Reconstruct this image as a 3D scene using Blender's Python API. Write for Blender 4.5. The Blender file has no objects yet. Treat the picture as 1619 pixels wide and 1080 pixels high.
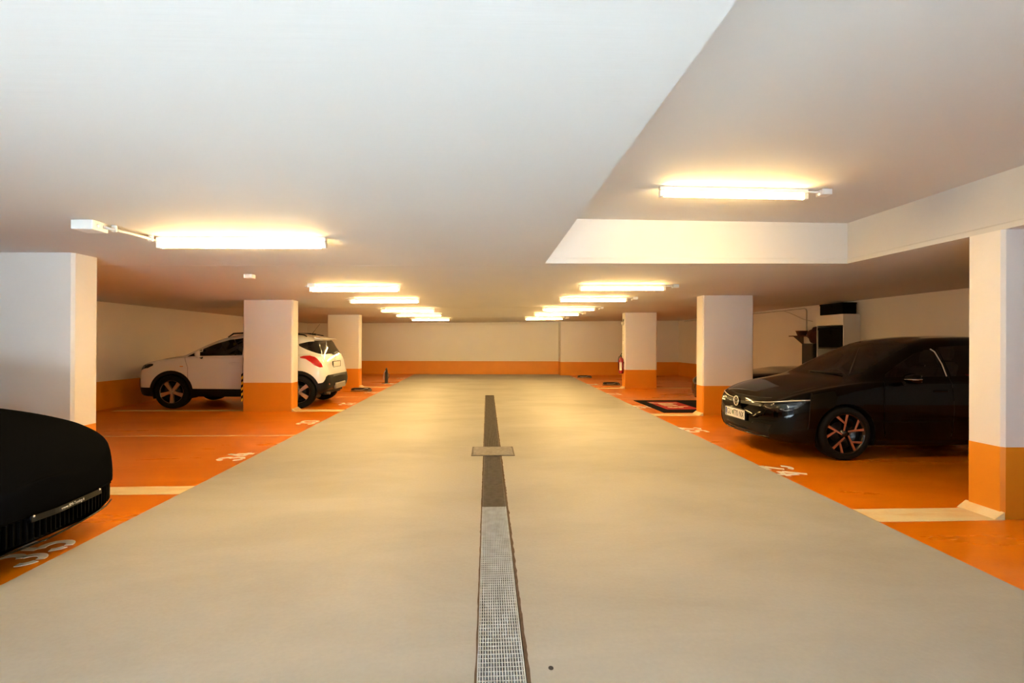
import bpy, bmesh, math, random
from mathutils import Vector, Matrix

random.seed(7)
SC = bpy.context.scene
COL = SC.collection
PI = math.pi

# ------------------------------------------------------------------ camera
FPX = 790.0
CAM_H = 1.325
_yaw, _pitch, _roll = math.radians(2.85), math.radians(0.11), math.radians(0.24)
fw = Vector((math.sin(_yaw) * math.cos(_pitch), math.cos(_yaw) * math.cos(_pitch), math.sin(_pitch)))
rt = Vector((math.cos(_yaw), -math.sin(_yaw), 0.0))
up = rt.cross(fw)
rt2 = rt * math.cos(_roll) + up * math.sin(_roll)
up2 = up * math.cos(_roll) - rt * math.sin(_roll)
cd = bpy.data.cameras.new('camera')
cd.sensor_width = 36.0
cd.lens = FPX / 1619.0 * 36.0
cd.clip_start = 0.02
cam = bpy.data.objects.new('camera', cd)
COL.objects.link(cam)
m4 = Matrix.Identity(4)
for i in range(3):
    m4[i][0] = rt2[i]; m4[i][1] = up2[i]; m4[i][2] = -fw[i]
m4[0][3], m4[1][3], m4[2][3] = 0.0, 0.0, CAM_H
cam.matrix_world = m4
SC.camera = cam

# ------------------------------------------------------------------ world, daylight, exposure
SKY_STRENGTH = 0.02
SUN_STRENGTH = 7.0
TUBE_STRENGTH = 5.8
TUBE_COLOR = (1.0, 0.64, 0.235)
EXPOSURE = 5.86
GATE = (-2.35, 0.8, 0.0, 2.02)      # x0, x1, z0, z1 of the open garage gate behind the camera
GATE_Y = -5.5
w = bpy.data.worlds.new('world'); SC.world = w; w.use_nodes = True
bgn = w.node_tree.nodes['Background']
bgn.inputs[0].default_value = (0.80, 0.90, 1.0, 1.0)
bgn.inputs[1].default_value = SKY_STRENGTH
pl = bpy.data.lights.new('gate_daylight_portal', 'AREA')
pl.shape = 'RECTANGLE'; pl.size = GATE[1] - GATE[0]; pl.size_y = GATE[3] - GATE[2]
pl.cycles.is_portal = True
plo = bpy.data.objects.new('gate_daylight_portal', pl); COL.objects.link(plo)
plo.location = ((GATE[0] + GATE[1]) / 2, GATE_Y - 0.05, (GATE[2] + GATE[3]) / 2)
plo.rotation_euler = (math.radians(90), 0, 0)     # faces +Y, into the garage
sl = bpy.data.lights.new('sun', 'SUN'); sl.energy = SUN_STRENGTH; sl.angle = math.radians(0.6); sl.color = (0.70, 0.86, 1.0)
slo = bpy.data.objects.new('sun', sl); COL.objects.link(slo)
slo.rotation_euler = (math.radians(90 - 25), 0, 0)      # low sun shining in through the gate, onto the floor behind the viewer
vs = SC.view_settings
vs.view_transform = 'Standard'; vs.look = 'None'; vs.gamma = 1.0; vs.exposure = EXPOSURE
vs.use_curve_mapping = False

# ------------------------------------------------------------------ materials
def new_mat(name):
    m = bpy.data.materials.new(name); m.use_nodes = True
    return m, m.node_tree.nodes, m.node_tree.links, m.node_tree.nodes['Principled BSDF']

def mat(name, col, rough=0.5, metal=0.0, coat=0.0, spec=0.5, emit=None, estr=0.0, var=0.0, vscale=8.0, bump=0.0, bscale=200.0, stretch=(1, 1, 1)):
    m, N, L, b = new_mat(name)
    b.inputs['Base Color'].default_value = (*col, 1)
    b.inputs['Roughness'].default_value = rough
    b.inputs['Metallic'].default_value = metal
    b.inputs['Coat Weight'].default_value = coat
    b.inputs['Coat Roughness'].default_value = 0.04
    b.inputs['Specular IOR Level'].default_value = spec
    if emit:
        b.inputs['Emission Color'].default_value = (*emit, 1); b.inputs['Emission Strength'].default_value = estr
    if var or bump:
        tc = N.new('ShaderNodeTexCoord'); mp = N.new('ShaderNodeMapping'); mp.inputs['Scale'].default_value = stretch
        L.new(tc.outputs['Object'], mp.inputs['Vector'])
        if var:
            n = N.new('ShaderNodeTexNoise'); n.inputs['Scale'].default_value = vscale; n.inputs['Detail'].default_value = 6
            L.new(mp.outputs[0], n.inputs['Vector'])
            r = N.new('ShaderNodeMapRange'); r.inputs[1].default_value = 0.25; r.inputs[2].default_value = 0.75
            r.inputs[3].default_value = 1 - var; r.inputs[4].default_value = 1 + var
            L.new(n.outputs['Fac'], r.inputs[0])
            h = N.new('ShaderNodeVectorMath'); h.operation = 'SCALE'; h.inputs[0].default_value = col
            L.new(r.outputs[0], h.inputs['Scale']); L.new(h.outputs[0], b.inputs['Base Color'])
        if bump:
            n2 = N.new('ShaderNodeTexNoise'); n2.inputs['Scale'].default_value = bscale; n2.inputs['Detail'].default_value = 4
            L.new(mp.outputs[0], n2.inputs['Vector'])
            bp = N.new('ShaderNodeBump'); bp.inputs['Strength'].default_value = bump; bp.inputs['Distance'].default_value = 0.01
            L.new(n2.outputs['Fac'], bp.inputs['Height']); L.new(bp.outputs[0], b.inputs['Normal'])
    return m

def glass_mat(name, tint, rough=0.02):
    m, N, L, b = new_mat(name)
    N.remove(b)
    out = N['Material Output']
    tr = N.new('ShaderNodeBsdfTransparent'); tr.inputs[0].default_value = (*tint, 1)
    gl = N.new('ShaderNodeBsdfGlossy'); gl.inputs['Roughness'].default_value = rough
    gl.inputs[0].default_value = (0.9, 0.9, 0.9, 1)
    fr = N.new('ShaderNodeFresnel'); fr.inputs[0].default_value = 1.5
    mx = N.new('ShaderNodeMixShader')
    L.new(fr.outputs[0], mx.inputs[0]); L.new(tr.outputs[0], mx.inputs[1]); L.new(gl.outputs[0], mx.inputs[2])
    L.new(mx.outputs[0], out.inputs[0])
    return m

def floor_mat(name, base, dark, rough, streak=(0.5, 2.5, 1), amount=0.6, scale=1.2, speck=None):
    """painted / bare concrete: broad cloudy wear, fine mottling, small specks"""
    m, N, L, b = new_mat(name)
    tc = N.new('ShaderNodeTexCoord'); mp = N.new('ShaderNodeMapping'); mp.inputs['Scale'].default_value = streak
    L.new(tc.outputs['Object'], mp.inputs['Vector'])
    n = N.new('ShaderNodeTexNoise'); n.inputs['Scale'].default_value = scale; n.inputs['Detail'].default_value = 9; n.inputs['Roughness'].default_value = 0.62
    n.inputs['Distortion'].default_value = 0.4
    L.new(mp.outputs[0], n.inputs['Vector'])
    cr = N.new('ShaderNodeMapRange'); cr.inputs[1].default_value = 0.42; cr.inputs[2].default_value = 0.68
    cr.inputs[3].default_value = 0.0; cr.inputs[4].default_value = amount
    L.new(n.outputs['Fac'], cr.inputs[0])
    mx = N.new('ShaderNodeMix'); mx.data_type = 'RGBA'
    mx.inputs['A'].default_value = (*base, 1); mx.inputs['B'].default_value = (*dark, 1)
    L.new(cr.outputs[0], mx.inputs['Factor'])
    n3 = N.new('ShaderNodeTexNoise'); n3.inputs['Scale'].default_value = 45; n3.inputs['Detail'].default_value = 5
    L.new(tc.outputs['Object'], n3.inputs['Vector'])
    r3 = N.new('ShaderNodeMapRange'); r3.inputs[3].default_value = 0.93; r3.inputs[4].default_value = 1.07
    L.new(n3.outputs['Fac'], r3.inputs[0])
    sc_ = N.new('ShaderNodeVectorMath'); sc_.operation = 'SCALE'
    L.new(mx.outputs['Result'], sc_.inputs[0]); L.new(r3.outputs[0], sc_.inputs['Scale'])
    L.new(sc_.outputs[0], b.inputs['Base Color'])
    rr = N.new('ShaderNodeMapRange'); rr.inputs[3].default_value = rough - 0.07; rr.inputs[4].default_value = rough + 0.12
    L.new(n.outputs['Fac'], rr.inputs[0]); L.new(rr.outputs[0], b.inputs['Roughness'])
    b.inputs['Specular IOR Level'].default_value = 0.35
    bp = N.new('ShaderNodeBump'); bp.inputs['Strength'].default_value = 0.08; bp.inputs['Distance'].default_value = 0.01
    L.new(n3.outputs['Fac'], bp.inputs['Height']); L.new(bp.outputs[0], b.inputs['Normal'])
    return m

def wall_mat(name, base, lines=True, pock=True, rough=0.75):
    """painted board-marked concrete with faint shutter lines and a few pock marks"""
    m, N, L, b = new_mat(name)
    b.inputs['Roughness'].default_value = rough
    tc = N.new('ShaderNodeTexCoord')
    n = N.new('ShaderNodeTexNoise'); n.inputs['Scale'].default_value = 1.1; n.inputs['Detail'].default_value = 6
    L.new(tc.outputs['Object'], n.inputs['Vector'])
    r = N.new('ShaderNodeMapRange'); r.inputs[3].default_value = 0.95; r.inputs[4].default_value = 1.03
    L.new(n.outputs['Fac'], r.inputs[0])
    fac = r.outputs[0]
    if pock:
        v = N.new('ShaderNodeTexVoronoi'); v.inputs['Scale'].default_value = 4.2; v.inputs['Randomness'].default_value = 1
        L.new(tc.outputs['Object'], v.inputs['Vector'])
        n5 = N.new('ShaderNodeTexNoise'); n5.inputs['Scale'].default_value = 2.3
        L.new(tc.outputs['Object'], n5.inputs['Vector'])
        thr = N.new('ShaderNodeMapRange'); thr.inputs[1].default_value = 0.5; thr.inputs[2].default_value = 0.8; thr.inputs[3].default_value = 0.0; thr.inputs[4].default_value = 0.05
        L.new(n5.outputs['Fac'], thr.inputs[0])
        lt = N.new('ShaderNodeMath'); lt.operation = 'LESS_THAN'
        L.new(v.outputs['Distance'], lt.inputs[0]); L.new(thr.outputs[0], lt.inputs[1])
        inv = N.new('ShaderNodeMapRange'); inv.inputs[3].default_value = 1.0; inv.inputs[4].default_value = 0.55
        L.new(lt.outputs[0], inv.inputs[0])
        mu = N.new('ShaderNodeMath'); mu.operation = 'MULTIPLY'
        L.new(fac, mu.inputs[0]); L.new(inv.outputs[0], mu.inputs[1]); fac = mu.outputs[0]
    s = N.new('ShaderNodeVectorMath'); s.operation = 'SCALE'; s.inputs[0].default_value = base
    L.new(fac, s.inputs['Scale']); L.new(s.outputs[0], b.inputs['Base Color'])
    mp = N.new('ShaderNodeMapping'); mp.inputs['Scale'].default_value = (0.6, 9.0, 9.0) if lines else (6, 6, 6)
    L.new(tc.outputs['Object'], mp.inputs['Vector'])
    n2 = N.new('ShaderNodeTexNoise'); n2.inputs['Scale'].default_value = 3.0; n2.inputs['Detail'].default_value = 8
    L.new(mp.outputs[0], n2.inputs['Vector'])
    bp = N.new('ShaderNodeBump'); bp.inputs['Strength'].default_value = 0.10; bp.inputs['Distance'].default_value = 0.02
    L.new(n2.outputs['Fac'], bp.inputs['Height']); L.new(bp.outputs[0], b.inputs['Normal'])
    return m

M = {}
M['ceil'] = wall_mat('ceiling_paint', (0.64, 0.63, 0.615), pock=False)
M['wall'] = wall_mat('wall_paint', (0.80, 0.775, 0.75))
M['band'] = mat('orange_wall_paint', (0.76, 0.265, 0.008), 0.45, var=0.06, vscale=2.0, bump=0.08, bscale=60)
M['bay'] = floor_mat('orange_floor_coating', (0.70, 0.19, 0.0006), (0.46, 0.10, 0.0006), 0.27, streak=(0.22, 0.9, 1), amount=0.55, scale=1.3)
M['aisle'] = floor_mat('aisle_concrete', (0.395, 0.388, 0.355), (0.32, 0.308, 0.268), 0.55, streak=(0.5, 1.0, 1), amount=0.75, scale=1.1)
M['line'] = floor_mat('cream_line_paint', (0.80, 0.66, 0.40), (0.70, 0.42, 0.12), 0.4, streak=(1, 3, 1), amount=0.6, scale=3.0)
M['line_worn'] = floor_mat('worn_cream_line', (0.66, 0.50, 0.27), (0.62, 0.15, 0.002), 0.4, streak=(0.8, 6, 1), amount=1.0, scale=2.2)
M['disc'] = mat('dark_brake_disc', (0.03, 0.03, 0.032), 0.4, 0.5)
M['digit'] = mat('white_number_paint', (0.80, 0.77, 0.72), 0.5, var=0.08, vscale=20)
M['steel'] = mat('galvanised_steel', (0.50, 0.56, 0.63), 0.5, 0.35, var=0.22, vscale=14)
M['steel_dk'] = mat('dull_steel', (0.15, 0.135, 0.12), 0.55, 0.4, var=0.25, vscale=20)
M['plate_steel'] = mat('scuffed_cover_plate', (0.25, 0.24, 0.225), 0.55, 0.3, var=0.3, vscale=22)
M['channel'] = mat('dark_channel', (0.02, 0.019, 0.018), 0.8)
M['white_plastic'] = mat('white_plastic', (0.80, 0.79, 0.76), 0.4)
M['grey_conduit'] = mat('grey_conduit', (0.55, 0.52, 0.48), 0.45)
M['tube'] = mat('lit_tube', (1, 1, 1), 0.4, emit=TUBE_COLOR, estr=TUBE_STRENGTH)
# the lamps' opal covers throw most of their light downwards
_m = M['tube']; _N, _L = _m.node_tree.nodes, _m.node_tree.links
_g = _N.new('ShaderNodeNewGeometry'); _sx = _N.new('ShaderNodeSeparateXYZ'); _L.new(_g.outputs['Normal'], _sx.inputs[0])
_r = _N.new('ShaderNodeMapRange'); _r.inputs[1].default_value = 0.0; _r.inputs[2].default_value = -1.0; _r.inputs[3].default_value = 0.0; _r.inputs[4].default_value = 1.0
_L.new(_sx.outputs['Z'], _r.inputs[0])
_p = _N.new('ShaderNodeMath'); _p.operation = 'POWER'; _p.inputs[1].default_value = 1.0; _L.new(_r.outputs[0], _p.inputs[0])
_r2 = _N.new('ShaderNodeMapRange'); _r2.inputs[3].default_value = TUBE_STRENGTH * 0.22; _r2.inputs[4].default_value = TUBE_STRENGTH
_L.new(_p.outputs[0], _r2.inputs[0]); _L.new(_r2.outputs[0], _N['Principled BSDF'].inputs['Emission Strength'])
M['black_paint'] = mat('black_car_paint', (0.0015, 0.0015, 0.002), 0.05)
M['black_paint'].node_tree.nodes['Principled BSDF'].inputs['IOR'].default_value = 1.30
M['white_paint'] = mat('white_car_paint', (0.74, 0.73, 0.71), 0.25, coat=1.0)
M['black_plastic'] = mat('black_plastic', (0.006, 0.006, 0.007), 0.5, spec=0.2, bump=0.05, bscale=300)
M['gloss_black'] = mat('gloss_black_plastic', (0.003, 0.003, 0.004), 0.08, spec=0.3)
M['rubber'] = mat('tyre_rubber', (0.006, 0.006, 0.006), 0.8, spec=0.15)
M['copper'] = mat('copper_rim_face', (0.62, 0.25, 0.14), 0.35, 0.7)
M['rim_black'] = mat('black_rim', (0.008, 0.008, 0.009), 0.2)
M['silver'] = mat('silver_rim', (0.46, 0.42, 0.39), 0.3, 0.85)
M['chrome'] = mat('chrome', (0.85, 0.84, 0.82), 0.12, 1.0)
M['lens'] = glass_mat('clear_lens', (0.75, 0.78, 0.8))
M['red_lens'] = mat('red_lens', (0.45, 0.006, 0.008), 0.1, coat=1.0)
M['white_lens'] = mat('white_lens', (0.72, 0.70, 0.66), 0.2, coat=1.0)
M['glass'] = glass_mat('tinted_car_glass', (0.32, 0.33, 0.33))
M['glass_dark'] = glass_mat('dark_car_glass', (0.07, 0.07, 0.075))
M['interior'] = mat('dark_interior', (0.030, 0.028, 0.026), 0.8)
M['seat'] = mat('seat_fabric', (0.055, 0.05, 0.045), 0.9)
M['cloth'] = mat('black_stretch_fabric', (0.0042, 0.0045, 0.0055), 0.9, bump=0.1, bscale=500, spec=0.0)
M['cloth'].node_tree.nodes['Principled BSDF'].inputs['IOR'].default_value = 1.01
M['plate_white'] = mat('number_plate_white', (0.80, 0.79, 0.77), 0.35)
M['plate_blue'] = mat('number_plate_blue', (0.02, 0.07, 0.30), 0.35)
M['ink'] = mat('black_ink', (0.01, 0.01, 0.012), 0.5)
M['crest'] = mat('crest_green', (0.05, 0.14, 0.07), 0.5)
M['mat_black'] = mat('black_floor_mat', (0.005, 0.005, 0.006), 0.9, spec=0.1)
M['mat_red'] = mat('red_mat_print', (0.42, 0.012, 0.016), 0.8)
M['mat_text'] = mat('cream_mat_print', (0.75, 0.55, 0.38), 0.8)
M['ext_red'] = mat('extinguisher_red', (0.36, 0.012, 0.018), 0.25, coat=0.6)
M['paper'] = mat('white_paper', (0.78, 0.76, 0.72), 0.7)
M['yellow'] = mat('yellow_foam', (0.85, 0.52, 0.02), 0.7)
M['dark_cab'] = mat('dark_cabinet', (0.018, 0.017, 0.016), 0.6)
M['black_box'] = mat('black_crate', (0.0022, 0.0022, 0.0025), 0.8, spec=0.1)
M['brown'] = mat('brown_basket', (0.07, 0.022, 0.012), 0.7)
M['redcloth'] = mat('dark_red_cloth', (0.05, 0.008, 0.007), 0.9)
M['amber'] = mat('amber_lens', (0.75, 0.25, 0.05), 0.2)
M['yvest'] = mat('yellow_tag', (0.5, 0.55, 0.02), 0.6)
M['redmark'] = mat('red_scuff', (0.55, 0.05, 0.05), 0.7)
M['dirt'] = mat('crumbled_mortar', (0.10, 0.065, 0.04), 0.95, var=0.3, vscale=30)

# ------------------------------------------------------------------ mesh helpers
def add_box(bm, c, s, rz=0.0, mi=0):
    x, y, z = s[0] / 2, s[1] / 2, s[2] / 2
    cs, sn = math.cos(rz), math.sin(rz)
    vs_ = []
    for dz in (-z, z):
        for dx, dy in ((-x, -y), (x, -y), (x, y), (-x, y)):
            vs_.append(bm.verts.new((c[0] + dx * cs - dy * sn, c[1] + dx * sn + dy * cs, c[2] + dz)))
    a = vs_
    fs = [(a[3], a[2], a[1], a[0]), (a[4], a[5], a[6], a[7]), (a[0], a[1], a[5], a[4]), (a[1], a[2], a[6], a[5]), (a[2], a[3], a[7], a[6]), (a[3], a[0], a[4], a[7])]
    out = []
    for f in fs:
        q = bm.faces.new(f); q.material_index = mi; out.append(q)
    return vs_

def box_bm(lo, hi, bev=0.0, seg=2):
    bm = bmesh.new()
    add_box(bm, [(lo[i] + hi[i]) / 2 for i in range(3)], [hi[i] - lo[i] for i in range(3)])
    if bev:
        bmesh.ops.bevel(bm, geom=bm.edges[:], offset=bev, segments=seg, affect='EDGES', profile=0.5)
    return bm

def add_tube(bm, pts, r, seg=10, caps=True):
    """round tube along a polyline; r is a number or a list"""
    pts = [Vector(p) for p in pts]
    n = len(pts)
    rings = []
    prev = None
    for i, p in enumerate(pts):
        if i == 0: t = pts[1] - pts[0]
        elif i == n - 1: t = pts[-1] - pts[-2]
        else: t = (pts[i + 1] - p).normalized() + (p - pts[i - 1]).normalized()
        t.normalize()
        a = prev - t * prev.dot(t) if prev is not None else (Vector((0, 0, 1)) if abs(t.z) < 0.9 else Vector((1, 0, 0))).cross(t)
        if a.length < 1e-6: a = Vector((1, 0, 0)).cross(t)
        a.normalize(); prev = a
        b = t.cross(a)
        rr = r[i] if isinstance(r, (list, tuple)) else r
        rings.append([bm.verts.new(p + (a * math.cos(2 * PI * k / seg) + b * math.sin(2 * PI * k / seg)) * rr) for k in range(seg)])
    for i in range(n - 1):
        for k in range(seg):
            f = bm.faces.new((rings[i][k], rings[i][(k + 1) % seg], rings[i + 1][(k + 1) % seg], rings[i + 1][k])); f.smooth = True
    if caps:
        bm.faces.new(rings[0][::-1]); bm.faces.new(rings[-1])

def add_lathe(bm, prof, seg=40, axis='y', closed=False, smooth=True):
    """prof: list of (radius, along-axis)"""
    rings = []
    for r, h in prof:
        ring = []
        for k in range(seg):
            a = 2 * PI * k / seg
            c, s = r * math.cos(a), r * math.sin(a)
            co = (c, h, s) if axis == 'y' else (c, s, h)
            ring.append(bm.verts.new(co))
        rings.append(ring)
    m = len(rings)
    for i in range(m if closed else m - 1):
        A, B = rings[i], rings[(i + 1) % m]
        for k in range(seg):
            f = bm.faces.new((A[k], A[(k + 1) % seg], B[(k + 1) % seg], B[k])); f.smooth = smooth
    return rings

def add_prism(bm, poly, lo, hi, axis='y'):
    """extrude a 2-D polygon along an axis: 'y' -> (x,z), 'x' -> (y,z), 'z' -> (x,y)"""
    def co(p, h):
        return (p[0], h, p[1]) if axis == 'y' else ((h, p[0], p[1]) if axis == 'x' else (p[0], p[1], h))
    A = [bm.verts.new(co(p, lo)) for p in poly]; B = [bm.verts.new(co(p, hi)) for p in poly]
    n = len(poly)
    bm.faces.new(A); bm.faces.new(B[::-1])
    for i in range(n):
        bm.faces.new((A[i], B[i], B[(i + 1) % n], A[(i + 1) % n]))

def obj(name, bm, m, parent=None, smooth=None, loc=None, kind=None):
    bmesh.ops.recalc_face_normals(bm, faces=bm.faces[:])
    if smooth is not None:
        for f in bm.faces: f.smooth = smooth
    me = bpy.data.meshes.new(name); bm.to_mesh(me); bm.free()
    o = bpy.data.objects.new(name, me); COL.objects.link(o)
    mm = M[m] if isinstance(m, str) else m
    me.materials.append(mm)
    if parent: o.parent = parent
    if loc: o.location = loc
    if kind: o['kind'] = kind
    return o

def boxo(name, lo, hi, m, parent=None, bev=0.0, seg=2):
    return obj(name, box_bm(lo, hi, bev, seg), m, parent)

def tag(o, label, cat, group=None, kind=None):
    o['label'] = label; o['category'] = cat
    if group: o['group'] = group
    if kind: o['kind'] = kind
    return o

def thing(name, label, cat, loc=(0, 0, 0), rz=0.0, group=None, kind=None):
    o = bpy.data.objects.new(name, None); COL.objects.link(o)
    o.empty_display_size = 0.1
    o.location = loc; o.rotation_euler = (0, 0, rz)
    return tag(o, label, cat, group, kind)

def copy_tree(o, parent=None):
    c = o.copy(); COL.objects.link(c); c.parent = parent
    for ch in list(o.children): copy_tree(ch, c)
    return c

def text_bm(s, size, thick=0.0, bold=0.0):
    cu = bpy.data.curves.new('t', 'FONT'); cu.body = s; cu.size = size; cu.align_x = 'CENTER'; cu.align_y = 'CENTER'
    cu.extrude = thick; cu.offset = bold; cu.resolution_u = 3
    to = bpy.data.objects.new('t', cu); COL.objects.link(to)
    dg = bpy.context.evaluated_depsgraph_get(); dg.update()
    me = bpy.data.meshes.new_from_object(to.evaluated_get(dg))
    bm = bmesh.new(); bm.from_mesh(me)
    bpy.data.objects.remove(to); bpy.data.curves.remove(cu); bpy.data.meshes.remove(me)
    return bm

def ceil_z(x): return 2.155 + 0.0115 * x

# ------------------------------------------------------------------ room shell
XL, XR = -7.35, 7.85            # side walls
YB, YBR = 20.8, 20.15           # end wall, and its nearer right-hand part
XSTEP = 2.98
YF = GATE_Y                     # wall with the gate, behind the camera
RX0, RX1, RY, RZ = 0.605, 3.92, 5.26, 2.64     # raised ceiling field
def edgeL(y): return -2.565 - 0.0201 * y       # borders of the bare aisle
def edgeR(y): return 2.83 + 0.0245 * y
DX0, DX1, DY1 = -0.038, 0.172, 12.53           # drain slot
DY0 = YF

def quad_mesh(name, quads, m, parent=None):
    bm = bmesh.new()
    for q in quads:
        bm.faces.new([bm.verts.new(p) for p in q])
    bmesh.ops.remove_doubles(bm, verts=bm.verts[:], dist=1e-5)
    me = bpy.data.meshes.new(name); bm.to_mesh(me); bm.free()
    o = bpy.data.objects.new(name, me); COL.objects.link(o); me.materials.append(M[m])
    if parent: o.parent = parent
    return o

floor = quad_mesh('floor', [
    [(edgeL(YF), YF, 0), (DX0, YF, 0), (DX0, DY1, 0), (edgeL(DY1), DY1, 0)],
    [(DX1, YF, 0), (edgeR(YF), YF, 0), (edgeR(DY1), DY1, 0), (DX1, DY1, 0)],
    [(edgeL(DY1), DY1, 0), (DX0, DY1, 0), (DX1, DY1, 0), (edgeR(DY1), DY1, 0), (edgeR(YBR), YBR, 0), (XSTEP, YBR, 0), (XSTEP, YB, 0), (edgeL(YB), YB, 0)],
], 'aisle')
tag(floor, 'bare beige concrete driving aisle down the middle of the garage', 'floor', kind='structure')
fbl = quad_mesh('floor_bays_left', [[(XL, YF, 0), (edgeL(YF), YF, 0), (edgeL(YB), YB, 0), (XL, YB, 0)]], 'bay')
tag(fbl, 'glossy orange floor coating of the parking bays left of the aisle', 'floor', kind='structure')
fbr = quad_mesh('floor_bays_right', [[(edgeR(YF), YF, 0), (XR, YF, 0), (XR, YBR, 0), (edgeR(YBR), YBR, 0)]], 'bay')
tag(fbr, 'glossy orange floor coating of the parking bays right of the aisle', 'floor', kind='structure')

# ceiling: lower slab around a raised field
c = ceil_z
ceiling = quad_mesh('ceiling', [
    [(XL, YF, c(XL)), (XL, YB, c(XL)), (RX0, YB, c(RX0)), (RX0, RY, c(RX0)), (RX0, YF, c(RX0))],
    [(RX0, RY, c(RX0)), (RX0, YB, c(RX0)), (RX1, YB, c(RX1)), (RX1, RY, c(RX1))],
    [(RX1, YF, c(RX1)), (RX1, RY, c(RX1)), (RX1, YB, c(RX1)), (XR, YB, c(XR)), (XR, YF, c(XR))],
    [(RX0, YF, RZ), (RX0, RY, RZ), (RX1, RY, RZ), (RX1, YF, RZ)],
    [(RX0, YF, c(RX0)), (RX0, RY, c(RX0)), (RX0, RY, RZ), (RX0, YF, RZ)],
    [(RX1, RY, c(RX1)), (RX1, YF, c(RX1)), (RX1, YF, RZ), (RX1, RY, RZ)],
    [(RX0, RY, c(RX0)), (RX1, RY, c(RX1)), (RX1, RY, RZ), (RX0, RY, RZ)],
], 'ceil')
tag(ceiling, 'low white painted concrete ceiling with a raised field on the right', 'ceiling', kind='structure')
# proud shutter lip along the foot of the downstand faces, and two shutter joints
bm = bmesh.new()
add_prism(bm, [(RY - 0.006, c(RX0) + 0.0), (RY + 0.004, c(RX0)), (RY + 0.004, c(RX0) + 0.075), (RY - 0.006, c(RX0) + 0.045)], RX0, RX1, 'x')
for v in bm.verts: v.co.z += 0.0115 * (v.co.x - RX0)
obj('beam_lip', bm, 'ceil', ceiling)
bm = bmesh.new()
add_prism(bm, [(RX1 - 0.006, c(RX1)), (RX1 + 0.004, c(RX1)), (RX1 + 0.004, c(RX1) + 0.06), (RX1 - 0.006, c(RX1) + 0.04)], YF + 0.01, RY, 'y')
obj('beam_lip', bm, 'ceil', ceiling)
for yj, x0, x1 in ((5.42, XL, RX1), (11.85, XL, XR), (16.3, XL, XR)):
    bm = bmesh.new()
    add_box(bm, ((x0 + x1) / 2, yj, 0), (x1 - x0, 0.010, 0.002))
    for v in bm.verts: v.co.z += ceil_z(v.co.x)
    obj('shutter_joint', bm, 'ceil', ceiling)

BAND = 0.545
def wall(name, a, b, top, label, n_out, t=0.15):
    """wall from a to b (x,y), white above an orange painted band; n_out points out of the room"""
    a, b = Vector(a), Vector(b); o_ = Vector(n_out) * t
    def slab(z0, za, zb):
        bm = bmesh.new()
        P = [(a.x, a.y), (b.x, b.y), (b.x + o_.x, b.y + o_.y), (a.x + o_.x, a.y + o_.y)]
        Z1 = [za, zb, zb, za]
        lo = [bm.verts.new((p[0], p[1], z0)) for p in P]; hi = [bm.verts.new((p[0], p[1], z)) for p, z in zip(P, Z1)]
        bm.faces.new(lo); bm.faces.new(hi)
        for i in range(4): bm.faces.new((lo[i], lo[(i + 1) % 4], hi[(i + 1) % 4], hi[i]))
        return bm
    W_ = obj(name, slab(BAND, top[0], top[1]), 'wall')
    obj('painted_band', slab(0.0, BAND, BAND), 'band', W_)
    tag(W_, label, 'wall', kind='structure')
    return W_
wl = wall('wall_left', (XL, YF), (XL, YB), (c(XL), c(XL)), 'white concrete wall with orange band behind the left bays', (-1, 0))
wr_ = wall('wall_right', (XR, YF), (XR, YBR), (c(XR), c(XR)), 'white concrete wall with orange band behind the right bays', (1, 0))
wb_ = wall('wall_back', (XL, YB), (XSTEP, YB), (c(XL), c(XSTEP)), 'end wall across the aisle, white above an orange band', (0, 1))
wall('wall_back_right', (XSTEP, YBR), (XR, YBR), (c(XSTEP), c(XR)), 'nearer right part of the end wall beyond the fire extinguisher', (0, 1), t=YB - YBR + 0.15)
wf = bmesh.new()
add_box(wf, ((XL + GATE[0]) / 2, YF - 0.1, 1.35), (GATE[0] - XL, 0.2, 2.7))
add_box(wf, ((XR + GATE[1]) / 2, YF - 0.1, 1.35), (XR - GATE[1], 0.2, 2.7))
add_box(wf, ((GATE[1] + GATE[0]) / 2, YF - 0.1, (2.7 + GATE[3]) / 2), (GATE[1] - GATE[0], 0.2, 2.7 - GATE[3]))
wfo = tag(obj('wall_front', wf, 'wall'), 'wall with the open garage gate behind the viewer', 'wall', kind='structure')

# ------------------------------------------------------------------ floor markings
PD = 0.29                      # pillar depth
PIL = [  # (aisle-side face x, side, front y, width, label)
    (-3.70, -1, 4.66, 0.94, 'white and orange pillar beside the covered black car'),
    (-3.68, -1, 9.66, 0.92, 'white and orange pillar standing in front of the white car'),
    (-3.70, -1, 14.70, 0.92, 'farthest white and orange pillar left of the aisle'),
    (3.91, 1, 3.60, 0.95, 'white and orange pillar at the right edge of the picture'),
    (3.94, 1, 8.95, 0.95, 'white and orange pillar beside the nose of the black hatchback'),
    (3.99, 1, 14.32, 0.95, 'white and orange pillar carrying the fire extinguisher'),
]
def stripe(y0, y1, x0, x1, par, m='line'):
    bm = bmesh.new(); z0, z1 = -0.004, 0.0025
    def ex(x, y): return x(y) if callable(x) else x
    P = [(ex(x0, y0), y0), (ex(x1, y0), y0), (ex(x1, y1), y1), (ex(x0, y1), y1)]
    lo = [bm.verts.new((*p, z0)) for p in P]; hi = [bm.verts.new((*p, z1)) for p in P]
    bm.faces.new(lo[::-1]); bm.faces.new(hi)
    for i in range(4): bm.faces.new((lo[i], lo[(i + 1) % 4], hi[(i + 1) % 4], hi[i]))
    return obj('bay_line', bm, m, par)
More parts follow.
